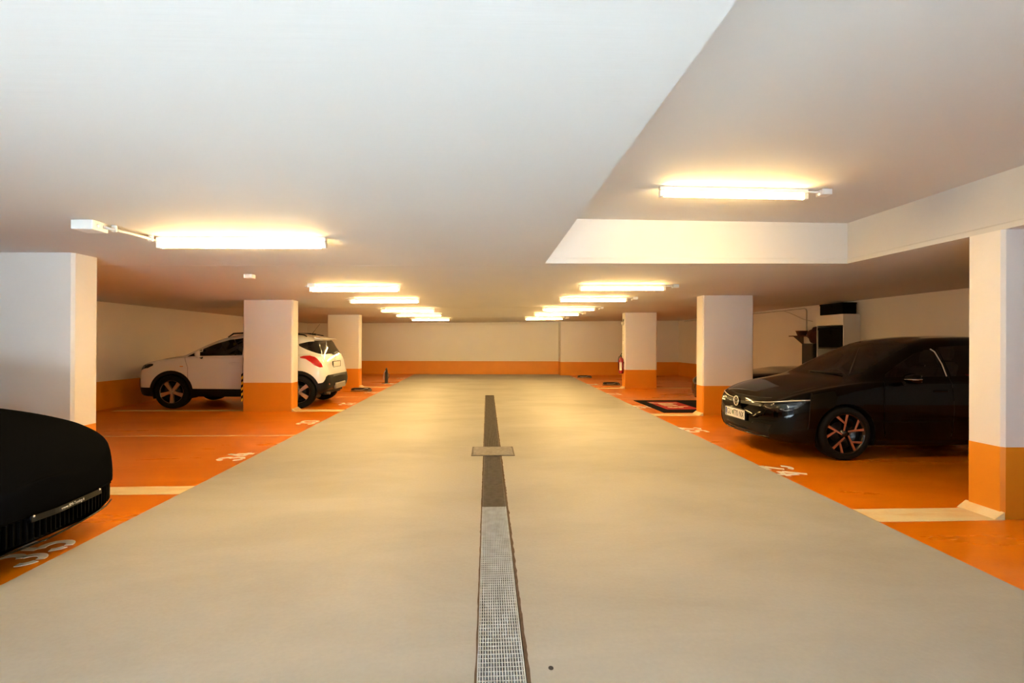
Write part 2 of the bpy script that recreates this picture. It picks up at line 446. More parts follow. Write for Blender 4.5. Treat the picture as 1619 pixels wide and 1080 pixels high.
for fx, sd, fy, wd, _ in PIL:
    y0, y1 = fy - 0.02, fy + PD - 0.03
    if sd < 0:
        stripe(y0 - 0.18 if fy < 5 else y0, y1 - 0.22 if fy < 5 else y1, fx, edgeL, fbl)
        stripe(y0 + 0.1, y1, XL + 0.3, fx - wd, fbl)
    else:
        stripe(y0, y1, edgeR, fx, fbr)
        stripe(y0 + 0.1, y1, fx + wd, XR - 0.3, fbr)
for y in (7.16, 12.18, 17.2):
    stripe(y, y + 0.08, XL + 0.3, edgeL, fbl, 'line_worn')
for y in (11.72, 17.25):
    stripe(y, y + 0.08, edgeR, XR - 0.3, fbr, 'line_worn')

def arc(cx, cy, rx, ry, a0, a1, n=12):
    return [(cx + rx * math.cos(math.radians(a0 + (a1 - a0) * i / n)), cy + ry * math.sin(math.radians(a0 + (a1 - a0) * i / n))) for i in range(n + 1)]
DIG = {  # stencil digits in a 0.6 x 1 box, as strokes
    '0': [arc(.3, .5, .22, .42, 100, 260), arc(.3, .5, .22, .42, 80, -80)],
    '1': [[(.34, .0), (.34, .92)], [(.12, .72), (.26, .86)]],
    '2': [arc(.3, .68, .22, .24, 165, 30), [(.50, .60), (.44, .46), (.16, .16)], [(.06, .08), (.56, .08)]],
    '3': [arc(.28, .70, .22, .22, 175, 100, 6), arc(.28, .70, .22, .22, 80, -70), arc(.28, .29, .24, .22, 65, -85), arc(.28, .29, .24, .22, -105, -180, 6)],
    '4': [[(.40, .96), (.08, .36)], [(.06, .26), (.32, .26)], [(.42, .66), (.42, .04)], [(.50, .26), (.60, .26)]],
    '5': [[(.14, .92), (.54, .92)], [(.12, .84), (.10, .56)], arc(.28, .32, .24, .24, 125, -85), arc(.28, .32, .24, .24, -105, -165, 6)],
    '6': [arc(.32, .5, .24, .42, 75, 175), arc(.3, .29, .22, .21, 170, 20), arc(.3, .29, .22, .21, 0, -160)],
    '7': [[(.06, .92), (.54, .92)], [(.52, .82), (.24, .04)]],
    '8': [arc(.3, .71, .19, .2, 100, 260), arc(.3, .71, .19, .2, 80, -80), arc(.3, .28, .22, .22, 100, 260), arc(.3, .28, .22, .22, 80, -80)],
    '9': [arc(.28, .5, .24, .42, -105, -5), arc(.3, .71, .22, .21, -10, -160), arc(.3, .71, .22, .21, 180, 20)],
}
def add_stroke(bm, pts, wdt, to3, z0, z1):
    n = len(pts); L_, R_ = [], []
    for i, p in enumerate(pts):
        a = pts[max(i - 1, 0)]; b = pts[min(i + 1, n - 1)]
        tx, ty = b[0] - a[0], b[1] - a[1]; l = math.hypot(tx, ty) or 1
        nx, ny = -ty / l * wdt / 2, tx / l * wdt / 2
        L_.append((p[0] + nx, p[1] + ny)); R_.append((p[0] - nx, p[1] - ny))
    T = [[bm.verts.new(to3(q, z)) for q in S] for S, z in ((L_, z1), (R_, z1), (L_, z0), (R_, z0))]
    for i in range(n - 1):
        for A, B in ((0, 1), (2, 0), (1, 3)):
            bm.faces.new((T[A][i], T[A][i + 1], T[B][i + 1], T[B][i]))
    for i in (0, n - 1):
        bm.faces.new((T[0][i], T[1][i], T[3][i], T[2][i]))
def bay_number(s, xb, yc, side, h=0.31, par=None):
    """xb: x of the foot of the digits; they read from the aisle"""
    wdt = h * 0.60; gap = h * 0.10
    tot = len(s) * wdt + (len(s) - 1) * gap
    root = None
    bm = bmesh.new()
    for k, ch in enumerate(s):
        u0 = -tot / 2 + k * (wdt + gap)
        def to3(q, z, u0=u0):
            u = u0 + q[0] * h; v = q[1] * h
            return (xb - v, yc + u, z) if side < 0 else (xb + v, yc - u, z)
        for st in DIG[ch]: add_stroke(bm, st, 0.155, to3, -0.003, 0.003)
    return obj('bay_number', bm, 'digit', par)
for s, y in (('35', 3.27), ('34', 5.89), ('33', 8.35), ('32', 10.83), ('31', 13.25), ('30', 15.95), ('29', 18.4)):
    bay_number(s, edgeL(y) - 0.045, y, -1, 0.30, fbl)
for s, y in (('24', 5.07), ('25', 7.50), ('26', 10.2), ('27', 12.8), ('28', 15.75), ('29', 18.7)):
    bay_number(s, edgeR(y) - 0.02, y, 1, 0.33, fbr)
bm = bmesh.new()
bm.faces.new([bm.verts.new((0.265 + 0.011 * math.cos(k * PI / 5), 2.025 + 0.014 * math.sin(k * PI / 5), 0.001)) for k in range(10)])
obj('core_hole', bm, 'channel', floor)

# ------------------------------------------------------------------ drain
dr = thing('floor_drain', 'long steel grated drainage channel along the middle of the aisle', 'drain', (0, 0, 0))
bm = bmesh.new()
for q in ([(DX0, YF, 0), (DX0, DY1, 0), (DX0, DY1, -.12), (DX0, YF, -.12)], [(DX1, YF, 0), (DX1, DY1, 0), (DX1, DY1, -.12), (DX1, YF, -.12)],
          [(DX0, YF, -.12), (DX0, DY1, -.12), (DX1, DY1, -.12), (DX1, YF, -.12)], [(DX0, DY1, 0), (DX1, DY1, 0), (DX1, DY1, -.12), (DX0, DY1, -.12)]):
    bm.faces.new([bm.verts.new(p) for p in q])
obj('channel_trough', bm, 'channel', dr)
def grate_mesh(wd, ln, nb, nc):
    bm = bmesh.new()
    for i in range(nb + 1):
        x = wd * i / nb
        add_box(bm, (min(max(x, .003), wd - .003), ln / 2, -0.012), (0.0045 if 0 < i < nb else 0.006, ln - 0.004, 0.022))
    for j in range(nc + 1):
        y = 0.004 + (ln - 0.008) * j / nc
        add_box(bm, (wd / 2, y, -0.0135), (wd - 0.006, 0.006, 0.019))
    bmesh.ops.recalc_face_normals(bm, faces=bm.faces[:])
    me = bpy.data.meshes.new('grate'); bm.to_mesh(me); bm.free()
    return me
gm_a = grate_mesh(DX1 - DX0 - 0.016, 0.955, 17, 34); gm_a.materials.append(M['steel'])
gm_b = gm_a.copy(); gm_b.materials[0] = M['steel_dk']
ys = 4.04 - 0.955 * 4
while ys > YF: ys -= 0.955
ys += 0.955
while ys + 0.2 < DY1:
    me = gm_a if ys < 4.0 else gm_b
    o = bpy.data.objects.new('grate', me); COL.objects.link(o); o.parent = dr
    dz = 0.004 if ys < 2.0 else (-0.002 if ys > 4 else 0.0)
    o.location = (DX0 + 0.004 + (random.uniform(-.002, .002)), ys, dz)
    o.rotation_euler = (0, 0, random.uniform(-.0015, .0015))
    if ys + 0.955 > DY1: o.scale = (1, (DY1 - ys) / 0.955, 1)
    ys += 0.955
# broken mortar edge right of the gratings
bm = bmesh.new()
y = YF + 0.2; P = []
while y < DY1:
    P.append((DX1 - 0.010, DX1 + 0.002 + abs(random.gauss(0, 0.003)), y)); y += random.uniform(0.02, 0.06)
va = [bm.verts.new((p[0], p[2], 0.0012)) for p in P]; vb = [bm.verts.new((p[1], p[2], 0.0012)) for p in P]
for i in range(len(P) - 1): bm.faces.new((va[i], vb[i], vb[i + 1], va[i + 1]))
obj('mortar_edge', bm, 'dirt', dr)
bm = bmesh.new()
P = []; y = YF + 0.2
while y < DY1:
    P.append((DX0 - 0.003 - abs(random.gauss(0, 0.002)), DX0 + 0.004, y)); y += random.uniform(0.03, 0.08)
va = [bm.verts.new((p[0], p[2], 0.0012)) for p in P]; vb = [bm.verts.new((p[1], p[2], 0.0012)) for p in P]
for i in range(len(P) - 1): bm.faces.new((va[i], vb[i], vb[i + 1], va[i + 1]))
obj('mortar_edge', bm, 'dirt', dr)
sp = thing('sump_cover', 'scuffed steel plate lying across the drain channel', 'cover plate', (0.075, 6.08, 0))
boxo('plate', (-0.235, -0.225, 0.002), (0.235, 0.225, 0.008), 'plate_steel', sp, 0.002, 1)
bm = bmesh.new()
for a, b in (((-.255, -.245), (.255, -.230)), ((-.255, .230), (.255, .245)), ((-.255, -.23), (-.24, .23)), ((.24, -.23), (.255, .23))):
    add_box(bm, ((a[0] + b[0]) / 2, (a[1] + b[1]) / 2, 0.003), (b[0] - a[0], b[1] - a[1], 0.006))
obj('frame', bm, 'steel_dk', sp)

# ------------------------------------------------------------------ pillars
for fx, sd, fy, wd, lab in PIL:
    x0, x1 = (fx - wd, fx) if sd < 0 else (fx, fx + wd)
    t = thing('concrete_pillar', lab, 'pillar', ((x0 + x1) / 2, fy + PD / 2, 0), group='concrete pillars along the aisle')
    hx, hy = wd / 2, PD / 2
    ch = 0.022
    sec = [(-hx + ch, -hy), (hx - ch, -hy), (hx, -hy + ch), (hx, hy - ch), (hx - ch, hy), (-hx + ch, hy), (-hx, hy - ch), (-hx, -hy + ch)]
    bm = bmesh.new(); add_prism(bm, sec, BAND, 2.3, 'z')
    xm = (x0 + x1) / 2
    for v in bm.verts:
        if v.co.z > 2: v.co.z = ceil_z(xm + v.co.x)
    obj('shaft', bm, 'wall', t)
    bm = bmesh.new(); add_prism(bm, [(p[0] * 1.002, p[1] * 1.005) for p in sec], 0.0, BAND, 'z')
    obj('painted_base', bm, 'band', t)
    # cream mortar fillet at the foot of the aisle-side face
    s = -sd
    bm = bmesh.new()
    xf = s * hx
    P = [(xf - s * 0.005, 0.0), (xf + s * 0.075, 0.0), (xf - s * 0.005, 0.055)]
    add_prism(bm, P, -hy - 0.01, hy + 0.01, 'y')
    for v in bm.verts:
        if abs(v.co.x - (xf + s * 0.075)) < 1e-4: v.co.y *= 0.97
    obj('cream_fillet', bm, 'line', t)
    if fy < 5 and sd < 0:
        bm = bmesh.new(); add_box(bm, (-hx + 0.03, -hy - 0.002, 1.25), (0.012, 0.004, 0.20)); obj('red_scuff', bm, 'redmark', t)

# yellow-black corner guard on the pillar next to the white car
cg = thing('corner_guard', 'yellow and black striped foam guard on the pillar beside the white car', 'corner guard', (-4.603, 9.78, 0.2))
for k in range(10):
    bm = bmesh.new()
    z0 = 0.052 * k; dz = 0.052
    P = [(-0.045, z0 - 0.02), (0.0, z0 + 0.015), (0.0, z0 + 0.015 + dz), (-0.045, z0 - 0.02 + dz)]
    add_prism(bm, P, -0.075, -0.005, 'y')
    obj('stripe', bm, 'yellow' if k % 2 == 0 else 'black_plastic', cg)

# ------------------------------------------------------------------ strip lights
def make_lamp():
    r = bpy.data.objects.new('strip_light', None); COL.objects.link(r); r.empty_display_size = 0.1
    bm = box_bm((-0.64, -0.024, -0.036), (0.64, 0.024, 0.002), 0.006, 2); obj('housing', bm, 'white_plastic', r)
    bm = bmesh.new(); add_tube(bm, [(-0.605, 0, -0.066), (0.605, 0, -0.066)], 0.019, 12); obj('tube', bm, 'tube', r)
    for s in (-1, 1):
        bm = box_bm((s * 0.622 - 0.018, -0.024, -0.088), (s * 0.622 + 0.018, 0.024, -0.036), 0.005, 2); obj('end_cap', bm, 'white_plastic', r)
    return r
lamp0 = make_lamp()
LAMPS = [(-1.90, 3.98, 'L', 'lit strip light on the left, nearest, with a long conduit to a white box'),
         (-1.90, 7.30, 'L', 'lit strip light in the left row, second nearest'),
         (-1.90, 9.37, 'L', 'lit strip light in the left row, third nearest'),
         (-1.91, 12.12, 'L', 'lit strip light in the left row, fourth nearest'),
         (-1.92, 14.2, 'L', 'lit strip light in the left row, second from the end wall'),
         (-1.90, 16.95, 'L', 'lit strip light in the left row, closest to the end wall'),
         (1.97, 7.22, 'R', 'lit strip light in the right row just behind the raised ceiling field'),
         (1.97, 9.22, 'R', 'lit strip light in the right row, third nearest'),
         (1.95, 11.9, 'R', 'lit strip light in the right row, fourth nearest'),
         (1.96, 14.05, 'R', 'lit strip light in the right row, second from the end wall'),
         (1.90, 16.65, 'R', 'lit strip light in the right row, closest to the end wall'),
         (2.08, 4.13, 'U', 'lit strip light under the raised ceiling field')]
for i, (x, y, row, lab) in enumerate(LAMPS):
    l = lamp0 if i == 0 else copy_tree(lamp0)
    z = RZ if row == 'U' else ceil_z(x)
    l.location = (x, y, z)
    l.rotation_euler = (0, 0 if row == 'U' else -math.atan(0.0115), 0)
    tag(l, lab, 'strip light', 'strip lights on the ceiling')
    # wiring of each lamp: a small box and a bit of conduit
    bm = bmesh.new()
    if i == 0:
        pass
    elif row == 'L' and y > 5:
        add_box(bm, (-0.52, -0.28, -0.024), (0.09, 0.06, 0.045)); add_tube(bm, [(-0.50, -0.26, -0.02), (-0.70, -0.02, -0.02), (-0.62, 0, -0.02)], 0.007, 6)
        obj('junction_box', bm, 'white_plastic', l)
    elif row in 'RU':
        add_box(bm, (0.79, 0.0, -0.026), (0.085, 0.085, 0.048)); add_tube(bm, [(0.63, 0, -0.02), (0.76, 0, -0.02)], 0.009, 6)
        add_tube(bm, [(0.73, -0.02, -0.05), (0.71, -0.05, -0.055)], 0.012, 6)
        obj('junction_box', bm, 'white_plastic', l)
    else:
        bm.free()
jb = thing('junction_box', 'white cable box at the start of the conduit on the left ceiling', 'junction box', (-2.66, 3.50, ceil_z(-2.66)))
boxo('casing', (-0.085, -0.07, -0.062), (0.055, 0.07, 0.002), 'white_plastic', jb, 0.006, 2)
bm = bmesh.new(); add_lathe(bm, [(0.0, 0.0), (0.014, 0.0), (0.014, 0.01), (0.011, 0.012), (0.0, 0.012)], 14, 'y')
for v in bm.verts:
    v.co = Vector((v.co.y + 0.055, v.co.x - 0.02, v.co.z - 0.03))
obj('gland', bm, 'white_plastic', jb)
cdt = thing('cable_conduit', 'pale conduit running from the white cable box to the nearest left strip light', 'conduit', (-2.6, 3.55, ceil_z(-2.6)))
bm = bmesh.new(); add_tube(bm, [(0.0, -0.03, -0.03), (0.03, 0.10, -0.03), (0.05, 0.24, -0.03), (0.055, 0.38, -0.03)], 0.011, 8)
obj('pipe', bm, 'grey_conduit', cdt)
bm = bmesh.new(); add_tube(bm, [(0.055, 0.38, -0.03), (0.056, 0.425, -0.03), (0.065, 0.43, -0.025), (0.08, 0.43, -0.022)], 0.008, 8)
obj('cable', bm, 'white_plastic', cdt)
for yy, xx in ((0.05, 0.012), (0.36, 0.055)):
    boxo('clip', (xx - 0.018, yy - 0.008, -0.045), (xx + 0.018, yy + 0.008, 0.0), 'white_plastic', cdt, 0.003, 1)
sn = thing('sensor_box', 'small white ceiling box between the first two left strip lights', 'sensor', (-2.83, 6.1, ceil_z(-2.83)))
boxo('casing', (-0.05, -0.05, -0.05), (0.05, 0.05, 0.001), 'white_plastic', sn, 0.008, 2)
boxo('lid', (-0.035, -0.056, -0.04), (0.035, -0.049, -0.012), 'white_plastic', sn, 0.003, 1)

# ------------------------------------------------------------------ car bodies: lofted shells, parts carved out of the skin
def pchip(tab):
    xs = [t[0] for t in tab]; ys = [t[1] for t in tab]; n = len(xs)
    h = [xs[i + 1] - xs[i] for i in range(n - 1)]; d = [(ys[i + 1] - ys[i]) / h[i] for i in range(n - 1)]
    m = [0.0] * n
    m[0], m[-1] = d[0], d[-1]
    for i in range(1, n - 1):
        if d[i - 1] * d[i] > 0:
            w1, w2 = 2 * h[i] + h[i - 1], h[i] + 2 * h[i - 1]
            m[i] = (w1 + w2) / (w1 / d[i - 1] + w2 / d[i])
    def f(x):
        if x <= xs[0]: return ys[0]
        if x >= xs[-1]: return ys[-1]
        i = 0
        while x > xs[i + 1]: i += 1
        t = (x - xs[i]) / h[i]
        return ((1 + 2 * t) * (1 - t) ** 2 * ys[i] + t * (1 - t) ** 2 * h[i] * m[i] + t * t * (3 - 2 * t) * ys[i + 1] + t * t * (t - 1) * h[i] * m[i + 1])
    return f

def crom(P, n):
    out = []
    k = len(P)
    for i in range(k - 1):
        p0 = P[i - 1] if i > 0 else (-P[1][0], P[1][1])
        p1, p2 = P[i], P[i + 1]
        p3 = P[i + 2] if i + 2 < k else (-P[k - 2][0], P[k - 2][1])
        for j in range(n):
            t = j / n
            out.append(tuple(0.5 * (2 * p1[a] + (p2[a] - p0[a]) * t + (2 * p0[a] - 5 * p1[a] + 4 * p2[a] - p3[a]) * t * t + (-p0[a] + 3 * p1[a] - 3 * p2[a] + p3[a]) * t ** 3) for a in (0, 1)))
    out.append(P[-1])
    return out

COLS = ('zb', 'ws', 'zm', 'wm', 'zs', 'wd', 'zg', 'wg', 'zr', 'wr', 'zt')
def loft(table, xs, n=5, nose_bulge=0.03, tail_bulge=0.03, caprows=6):
    """table rows: (x, zb, ws, zm, wm, zs, wd, zg, wg, zr, wr, zt) - half sections from underside to roof centre"""
    F = {k: pchip([(r[0], r[i + 1]) for r in table]) for i, k in enumerate(COLS)}
    def half(x):
        v = {k: F[k](x) for k in COLS}
        P = [(0, v['zb']), (v['ws'] * 0.8, v['zb']), (v['ws'], v['zb'] + 0.045 * min(1, v['ws'] / 0.6)), (v['wm'], v['zm']), (v['wd'], v['zs']), (v['wg'], v['zg']), (v['wr'], v['zr']), (v['wr'] * 0.52, v['zt'] - (v['zt'] - v['zr']) * 0.20), (0, v['zt'])]
        return [(max(p[0], 0.0), p[1]) for p in crom(P, n)]
    bm = bmesh.new()
    rings = []
    def ring(x, H, k=1.0):
        m_ = len(H)
        r = [bm.verts.new((x, p[0] * k, p[1])) for p in H]
        r += [bm.verts.new((x, -H[j][0] * k, H[j][1])) for j in range(m_ - 2, 0, -1)]
        return r
    H0, H1 = half(xs[0]), half(xs[-1])
    for i in range(caprows):
        k = i / caprows
        rings.append(ring(xs[0] - nose_bulge * (1 - k * k), H0, max(k, 1e-4)))
    for x in xs: rings.append(ring(x, half(x)))
    for i in range(caprows - 1, -1, -1):
        k = i / caprows
        rings.append(ring(xs[-1] + tail_bulge * (1 - k * k), H1, max(k, 1e-4)))
    m_ = len(rings[0])
    for A, B in zip(rings, rings[1:]):
        for j in range(m_):
            f = bm.faces.new((A[j], A[(j + 1) % m_], B[(j + 1) % m_], B[j])); f.smooth = True
    bmesh.ops.remove_doubles(bm, verts=bm.verts[:], dist=4e-4)
    bmesh.ops.dissolve_degenerate(bm, dist=1e-5, edges=bm.edges[:])
    bmesh.ops.recalc_face_normals(bm, faces=bm.faces[:])
    return bm

AX = {'y': (0, 2), 'x': (1, 2), 'z': (0, 1)}
def inside(p, poly):
    r = False; n = len(poly); j = n - 1
    for i in range(n):
        a, b = poly[i], poly[j]
        if (a[1] > p[1]) != (b[1] > p[1]) and p[0] < (b[0] - a[0]) * (p[1] - a[1]) / (b[1] - a[1]) + a[0]: r = not r
        j = i
    return r
def carve(bm, poly, axis, cond):
    """cut the outline into the skin; the faces inside it come back as a bmesh of their own"""
    u, v = AX[axis]
    n = len(poly)
    plo = (min(p[0] for p in poly) - 1e-3, min(p[1] for p in poly) - 1e-3); phi = (max(p[0] for p in poly) + 1e-3, max(p[1] for p in poly) + 1e-3)
    def hit(f, lo, hi):
        us = [w_.co[u] for w_ in f.verts]; vv = [w_.co[v] for w_ in f.verts]
        return not (max(us) < lo[0] or min(us) > hi[0] or max(vv) < lo[1] or min(vv) > hi[1])
    cand = set(f for f in bm.faces if hit(f, plo, phi) and cond(f.calc_center_median()))
    for i in range(n):
        a, b = poly[i], poly[(i + 1) % n]
        lo = (min(a[0], b[0]) - 1e-4, min(a[1], b[1]) - 1e-4); hi = (max(a[0], b[0]) + 1e-4, max(a[1], b[1]) + 1e-4)
        sel = [f for f in cand if hit(f, lo, hi)]
        if not sel: continue
        no = [0, 0, 0]; no[u] = b[1] - a[1]; no[v] = -(b[0] - a[0])
        if Vector(no).length < 1e-9: continue
        co = [0, 0, 0]; co[u] = a[0]; co[v] = a[1]
        geom = set(sel)
        for f in sel: geom.update(f.edges); geom.update(f.verts)
        res = bmesh.ops.bisect_plane(bm, geom=list(geom), dist=1e-6, plane_co=co, plane_no=no)
        for g in res['geom']:
            if isinstance(g, bmesh.types.BMFace): cand.add(g)
        for e in res['geom_cut']:
            if isinstance(e, bmesh.types.BMEdge): cand.update(e.link_faces)
    cand = [f for f in cand if f.is_valid]
    got = [f for f in cand if cond(f.calc_center_median()) and inside((f.calc_center_median()[u], f.calc_center_median()[v]), poly)]
    out = bmesh.new(); mp = {}
    for f in got:
        vs_ = []
        for w_ in f.verts:
            if w_ not in mp: mp[w_] = out.verts.new(w_.co)
            vs_.append(mp[w_])
        try:
            q = out.faces.new(vs_); q.smooth = True
        except ValueError: pass
    bmesh.ops.delete(bm, geom=got, context='FACES')
    return out
def flip(poly): return [(p[0], p[1]) for p in poly]
def obj_keep(name, bm, m, parent, off=None, thick=0.0):
    """link a carved patch, keeping its outward normals; off moves it, thick gives it depth inwards"""
    if off:
        bm.normal_update()
        for v in bm.verts: v.co += v.normal * off
    if thick:
        bmesh.ops.solidify(bm, geom=bm.faces[:], thickness=thick)
    me = bpy.data.meshes.new(name); bm.to_mesh(me); bm.free()
    o = bpy.data.objects.new(name, me); COL.objects.link(o); me.materials.append(M[m]); o.parent = parent
    return o
def circle(cx, cz, r, n=36): return [(cx + r * math.cos(2 * PI * k / n), cz + r * math.sin(2 * PI * k / n)) for k in range(n)]
def strip2(pts, w_):
    """polyline -> thin closed outline"""
    L_, R_ = [], []
    for i, p in enumerate(pts):
        a = pts[max(i - 1, 0)]; b = pts[min(i + 1, len(pts) - 1)]
        tx, ty = b[0] - a[0], b[1] - a[1]; l = math.hypot(tx, ty)
        L_.append((p[0] - ty / l * w_ / 2, p[1] + tx / l * w_ / 2)); R_.append((p[0] + ty / l * w_ / 2, p[1] - tx / l * w_ / 2))
    return L_ + R_[::-1]
near = lambda lim=0.25: (lambda c_: c_.y < -lim)
far_ = lambda lim=0.25: (lambda c_: c_.y > lim)

def tyre_bm(R, rw, wd):
    bm = bmesh.new()
    h = wd / 2
    prof = [(rw, -h * 0.86), (rw + 0.010, -h * 0.98), (rw + (R - rw) * 0.55, -h * 1.0), (R - 0.022, -h * 0.93), (R - 0.006, -h * 0.78), (R, -h * 0.5), (R, h * 0.5), (R - 0.006, h * 0.78), (R - 0.022, h * 0.93), (rw + (R - rw) * 0.5, h), (rw + 0.01, h * 0.95), (rw, h * 0.8)]
    add_lathe(bm, prof, 48, 'y')
    return bm
def rim_barrel_bm(rw, wd):
    bm = bmesh.new(); h = wd / 2
    add_lathe(bm, [(rw + 0.002, -h * 0.9), (rw - 0.012, -h * 0.84), (rw - 0.02, -h * 0.3), (rw - 0.03, h * 0.2), (0.07, h * 0.25), (0.0, h * 0.25)], 48, 'y')
    return bm
def bar(bm, p, q, w0, w1, y0, y1):
    """flat spoke from p to q (x,z), width w0 -> w1, between y0 (outer) and y1"""
    p, q = Vector(p), Vector(q); t = (q - p).normalized(); n_ = Vector((-t.y, t.x))
    P = [p + n_ * w0 / 2, p - n_ * w0 / 2, q - n_ * w1 / 2, q + n_ * w1 / 2]
    add_prism(bm, [(a.x, a.y) for a in P], y0, y1, 'y')
def wheel_copper(par, name, loc, R, rw, wd, rot):
    ty = obj(name, tyre_bm(R, rw, wd), 'rubber', par); ty.location = loc
    obj('rim', rim_barrel_bm(rw, wd), 'rim_black', ty)
    yo = -wd / 2 * 0.86
    d = bmesh.new(); add_lathe(d, [(0.0, 0.012), (0.125, 0.012), (0.125, 0.03), (0.0, 0.03)], 32, 'y'); obj('brake_disc', d, 'disc', ty)
    b1, b2 = bmesh.new(), bmesh.new()
    for k in range(5):
        a = rot + 2 * PI * k / 5
        def pol(r, da): return (r * math.cos(a + da), r * math.sin(a + da))
        p0, p1 = pol(0.042, 0.50), pol(rw - 0.004, 0.0)
        mid = Vector(p0).lerp(Vector(p1), 0.42)
        q1 = pol(rw - 0.004, 0.56)
        bar(b1, p0, p1, 0.020, 0.034, yo + 0.004, yo + 0.05); bar(b1, mid, q1, 0.024, 0.034, yo + 0.004, yo + 0.05)
        # copper faces: a broad and a narrow strip on each limb
        for (s_, e_) in ((p0, p1), (mid, q1)):
            s2, e2 = Vector(s_), Vector(e_); n_ = Vector((-(e2 - s2).y, (e2 - s2).x)).normalized()
            bar(b2, s2 + n_ * 0.004, e2 + n_ * 0.006, 0.012, 0.021, yo, yo + 0.006)
            bar(b2, s2 - n_ * 0.007, e2 - n_ * 0.011, 0.003, 0.005, yo, yo + 0.006)
        A = [a - 0.06 - i * (2 * PI / 5 - 0.68) / 10 for i in range(11)]
        a1 = bmesh.new()
        for i in range(10):
            bar(a1, ((rw - 0.002) * math.cos(A[i]), (rw - 0.002) * math.sin(A[i])), ((rw - 0.002) * math.cos(A[i + 1]), (rw - 0.002) * math.sin(A[i + 1])), 0.006, 0.006, yo, yo + 0.008)
        obj('copper_rim_edge', a1, 'copper', ty)
    obj('spoke_body', b1, 'rim_black', ty); obj('copper_spoke_face', b2, 'copper', ty)
    hb = bmesh.new(); add_lathe(hb, [(0.0, yo - 0.004), (0.026, yo - 0.003), (0.030, yo + 0.005), (0.055, yo + 0.015), (0.06, yo + 0.05)], 24, 'y'); obj('hub_cap', hb, 'rim_black', ty)
    return ty
def wheel_silver(par, name, loc, R, rw, wd, rot):
    ty = obj(name, tyre_bm(R, rw, wd), 'rubber', par); ty.location = loc
    obj('rim', rim_barrel_bm(rw, wd), 'rim_black', ty)
    yo = -wd / 2 * 0.84
    d = bmesh.new(); add_lathe(d, [(0.0, 0.012), (0.125, 0.012), (0.125, 0.03), (0.0, 0.03)], 32, 'y'); obj('brake_disc', d, 'disc', ty)
    lip = bmesh.new(); add_lathe(lip, [(rw + 0.004, yo - 0.004), (rw - 0.010, yo - 0.002), (rw - 0.014, yo + 0.02), (rw + 0.002, yo + 0.02)], 48, 'y', True); obj('rim_edge', lip, 'silver', ty)
    b1 = bmesh.new()
    for k in range(5):
        a = rot + 2 * PI * k / 5
        c_, s_ = math.cos(a), math.sin(a)
        P = [(0.03, -0.028), (0.09, -0.030), (rw - 0.012, -0.043), (rw - 0.006, 0.0), (rw - 0.012, 0.043), (0.09, 0.030), (0.03, 0.028)]
        add_prism(b1, [(p[0] * c_ - p[1] * s_, p[0] * s_ + p[1] * c_) for p in P], yo + 0.004, yo + 0.05, 'y')
    bmesh.ops.bevel(b1, geom=b1.edges[:], offset=0.006, segments=2, affect='EDGES')
    obj('spoke_star', b1, 'silver', ty)
    hb = bmesh.new(); add_lathe(hb, [(0.0, yo - 0.002), (0.028, yo - 0.001), (0.032, yo + 0.01), (0.05, yo + 0.05)], 24, 'y'); obj('hub_cap', hb, 'silver', ty)
    return ty
def liner(par, x, z, r, y0, y1):
    bm = bmesh.new(); n = 22
    A = [(x + r * math.cos(PI * (-0.12 + 1.24 * k / n)), z + r * math.sin(PI * (-0.12 + 1.24 * k / n))) for k in range(n + 1)]
    a = [bm.verts.new((p[0], y0, p[1])) for p in A]; b = [bm.verts.new((p[0], y1, p[1])) for p in A]
    for i in range(n): bm.faces.new((a[i], a[i + 1], b[i + 1], b[i]))
    bm.faces.new(b)
    return obj('wheel_arch_liner', bm, 'black_plastic', par)
def seat_bm(x, y, z, w_=0.5):
    bm = bmesh.new()
    for lo, hi, b_ in (((x - .28, y - w_ / 2, z - .12), (x + .25, y + w_ / 2, z + .06), .05),):
        t_ = box_bm(lo, hi, b_, 3); me = bpy.data.meshes.new('t'); t_.to_mesh(me); t_.free(); bm.from_mesh(me); bpy.data.meshes.remove(me)
    P = [(x + .16, z), (x + .30, z), (x + .44, z + .52), (x + .42, z + .58), (x + .34, z + .58)]
    t_ = bmesh.new(); add_prism(t_, P, y - w_ / 2 + .02, y + w_ / 2 - .02, 'y'); bmesh.ops.bevel(t_, geom=t_.edges[:], offset=.03, segments=3, affect='EDGES')
    me = bpy.data.meshes.new('t'); t_.to_mesh(me); t_.free(); bm.from_mesh(me); bpy.data.meshes.remove(me)
    P = [(x + .36, z + .60), (x + .46, z + .60), (x + .49, z + .78), (x + .40, z + .80)]
    t_ = bmesh.new(); add_prism(t_, P, y - .13, y + .13, 'y'); bmesh.ops.bevel(t_, geom=t_.edges[:], offset=.03, segments=3, affect='EDGES')
    me = bpy.data.meshes.new('t'); t_.to_mesh(me); t_.free(); bm.from_mesh(me); bpy.data.meshes.remove(me)
    return bm
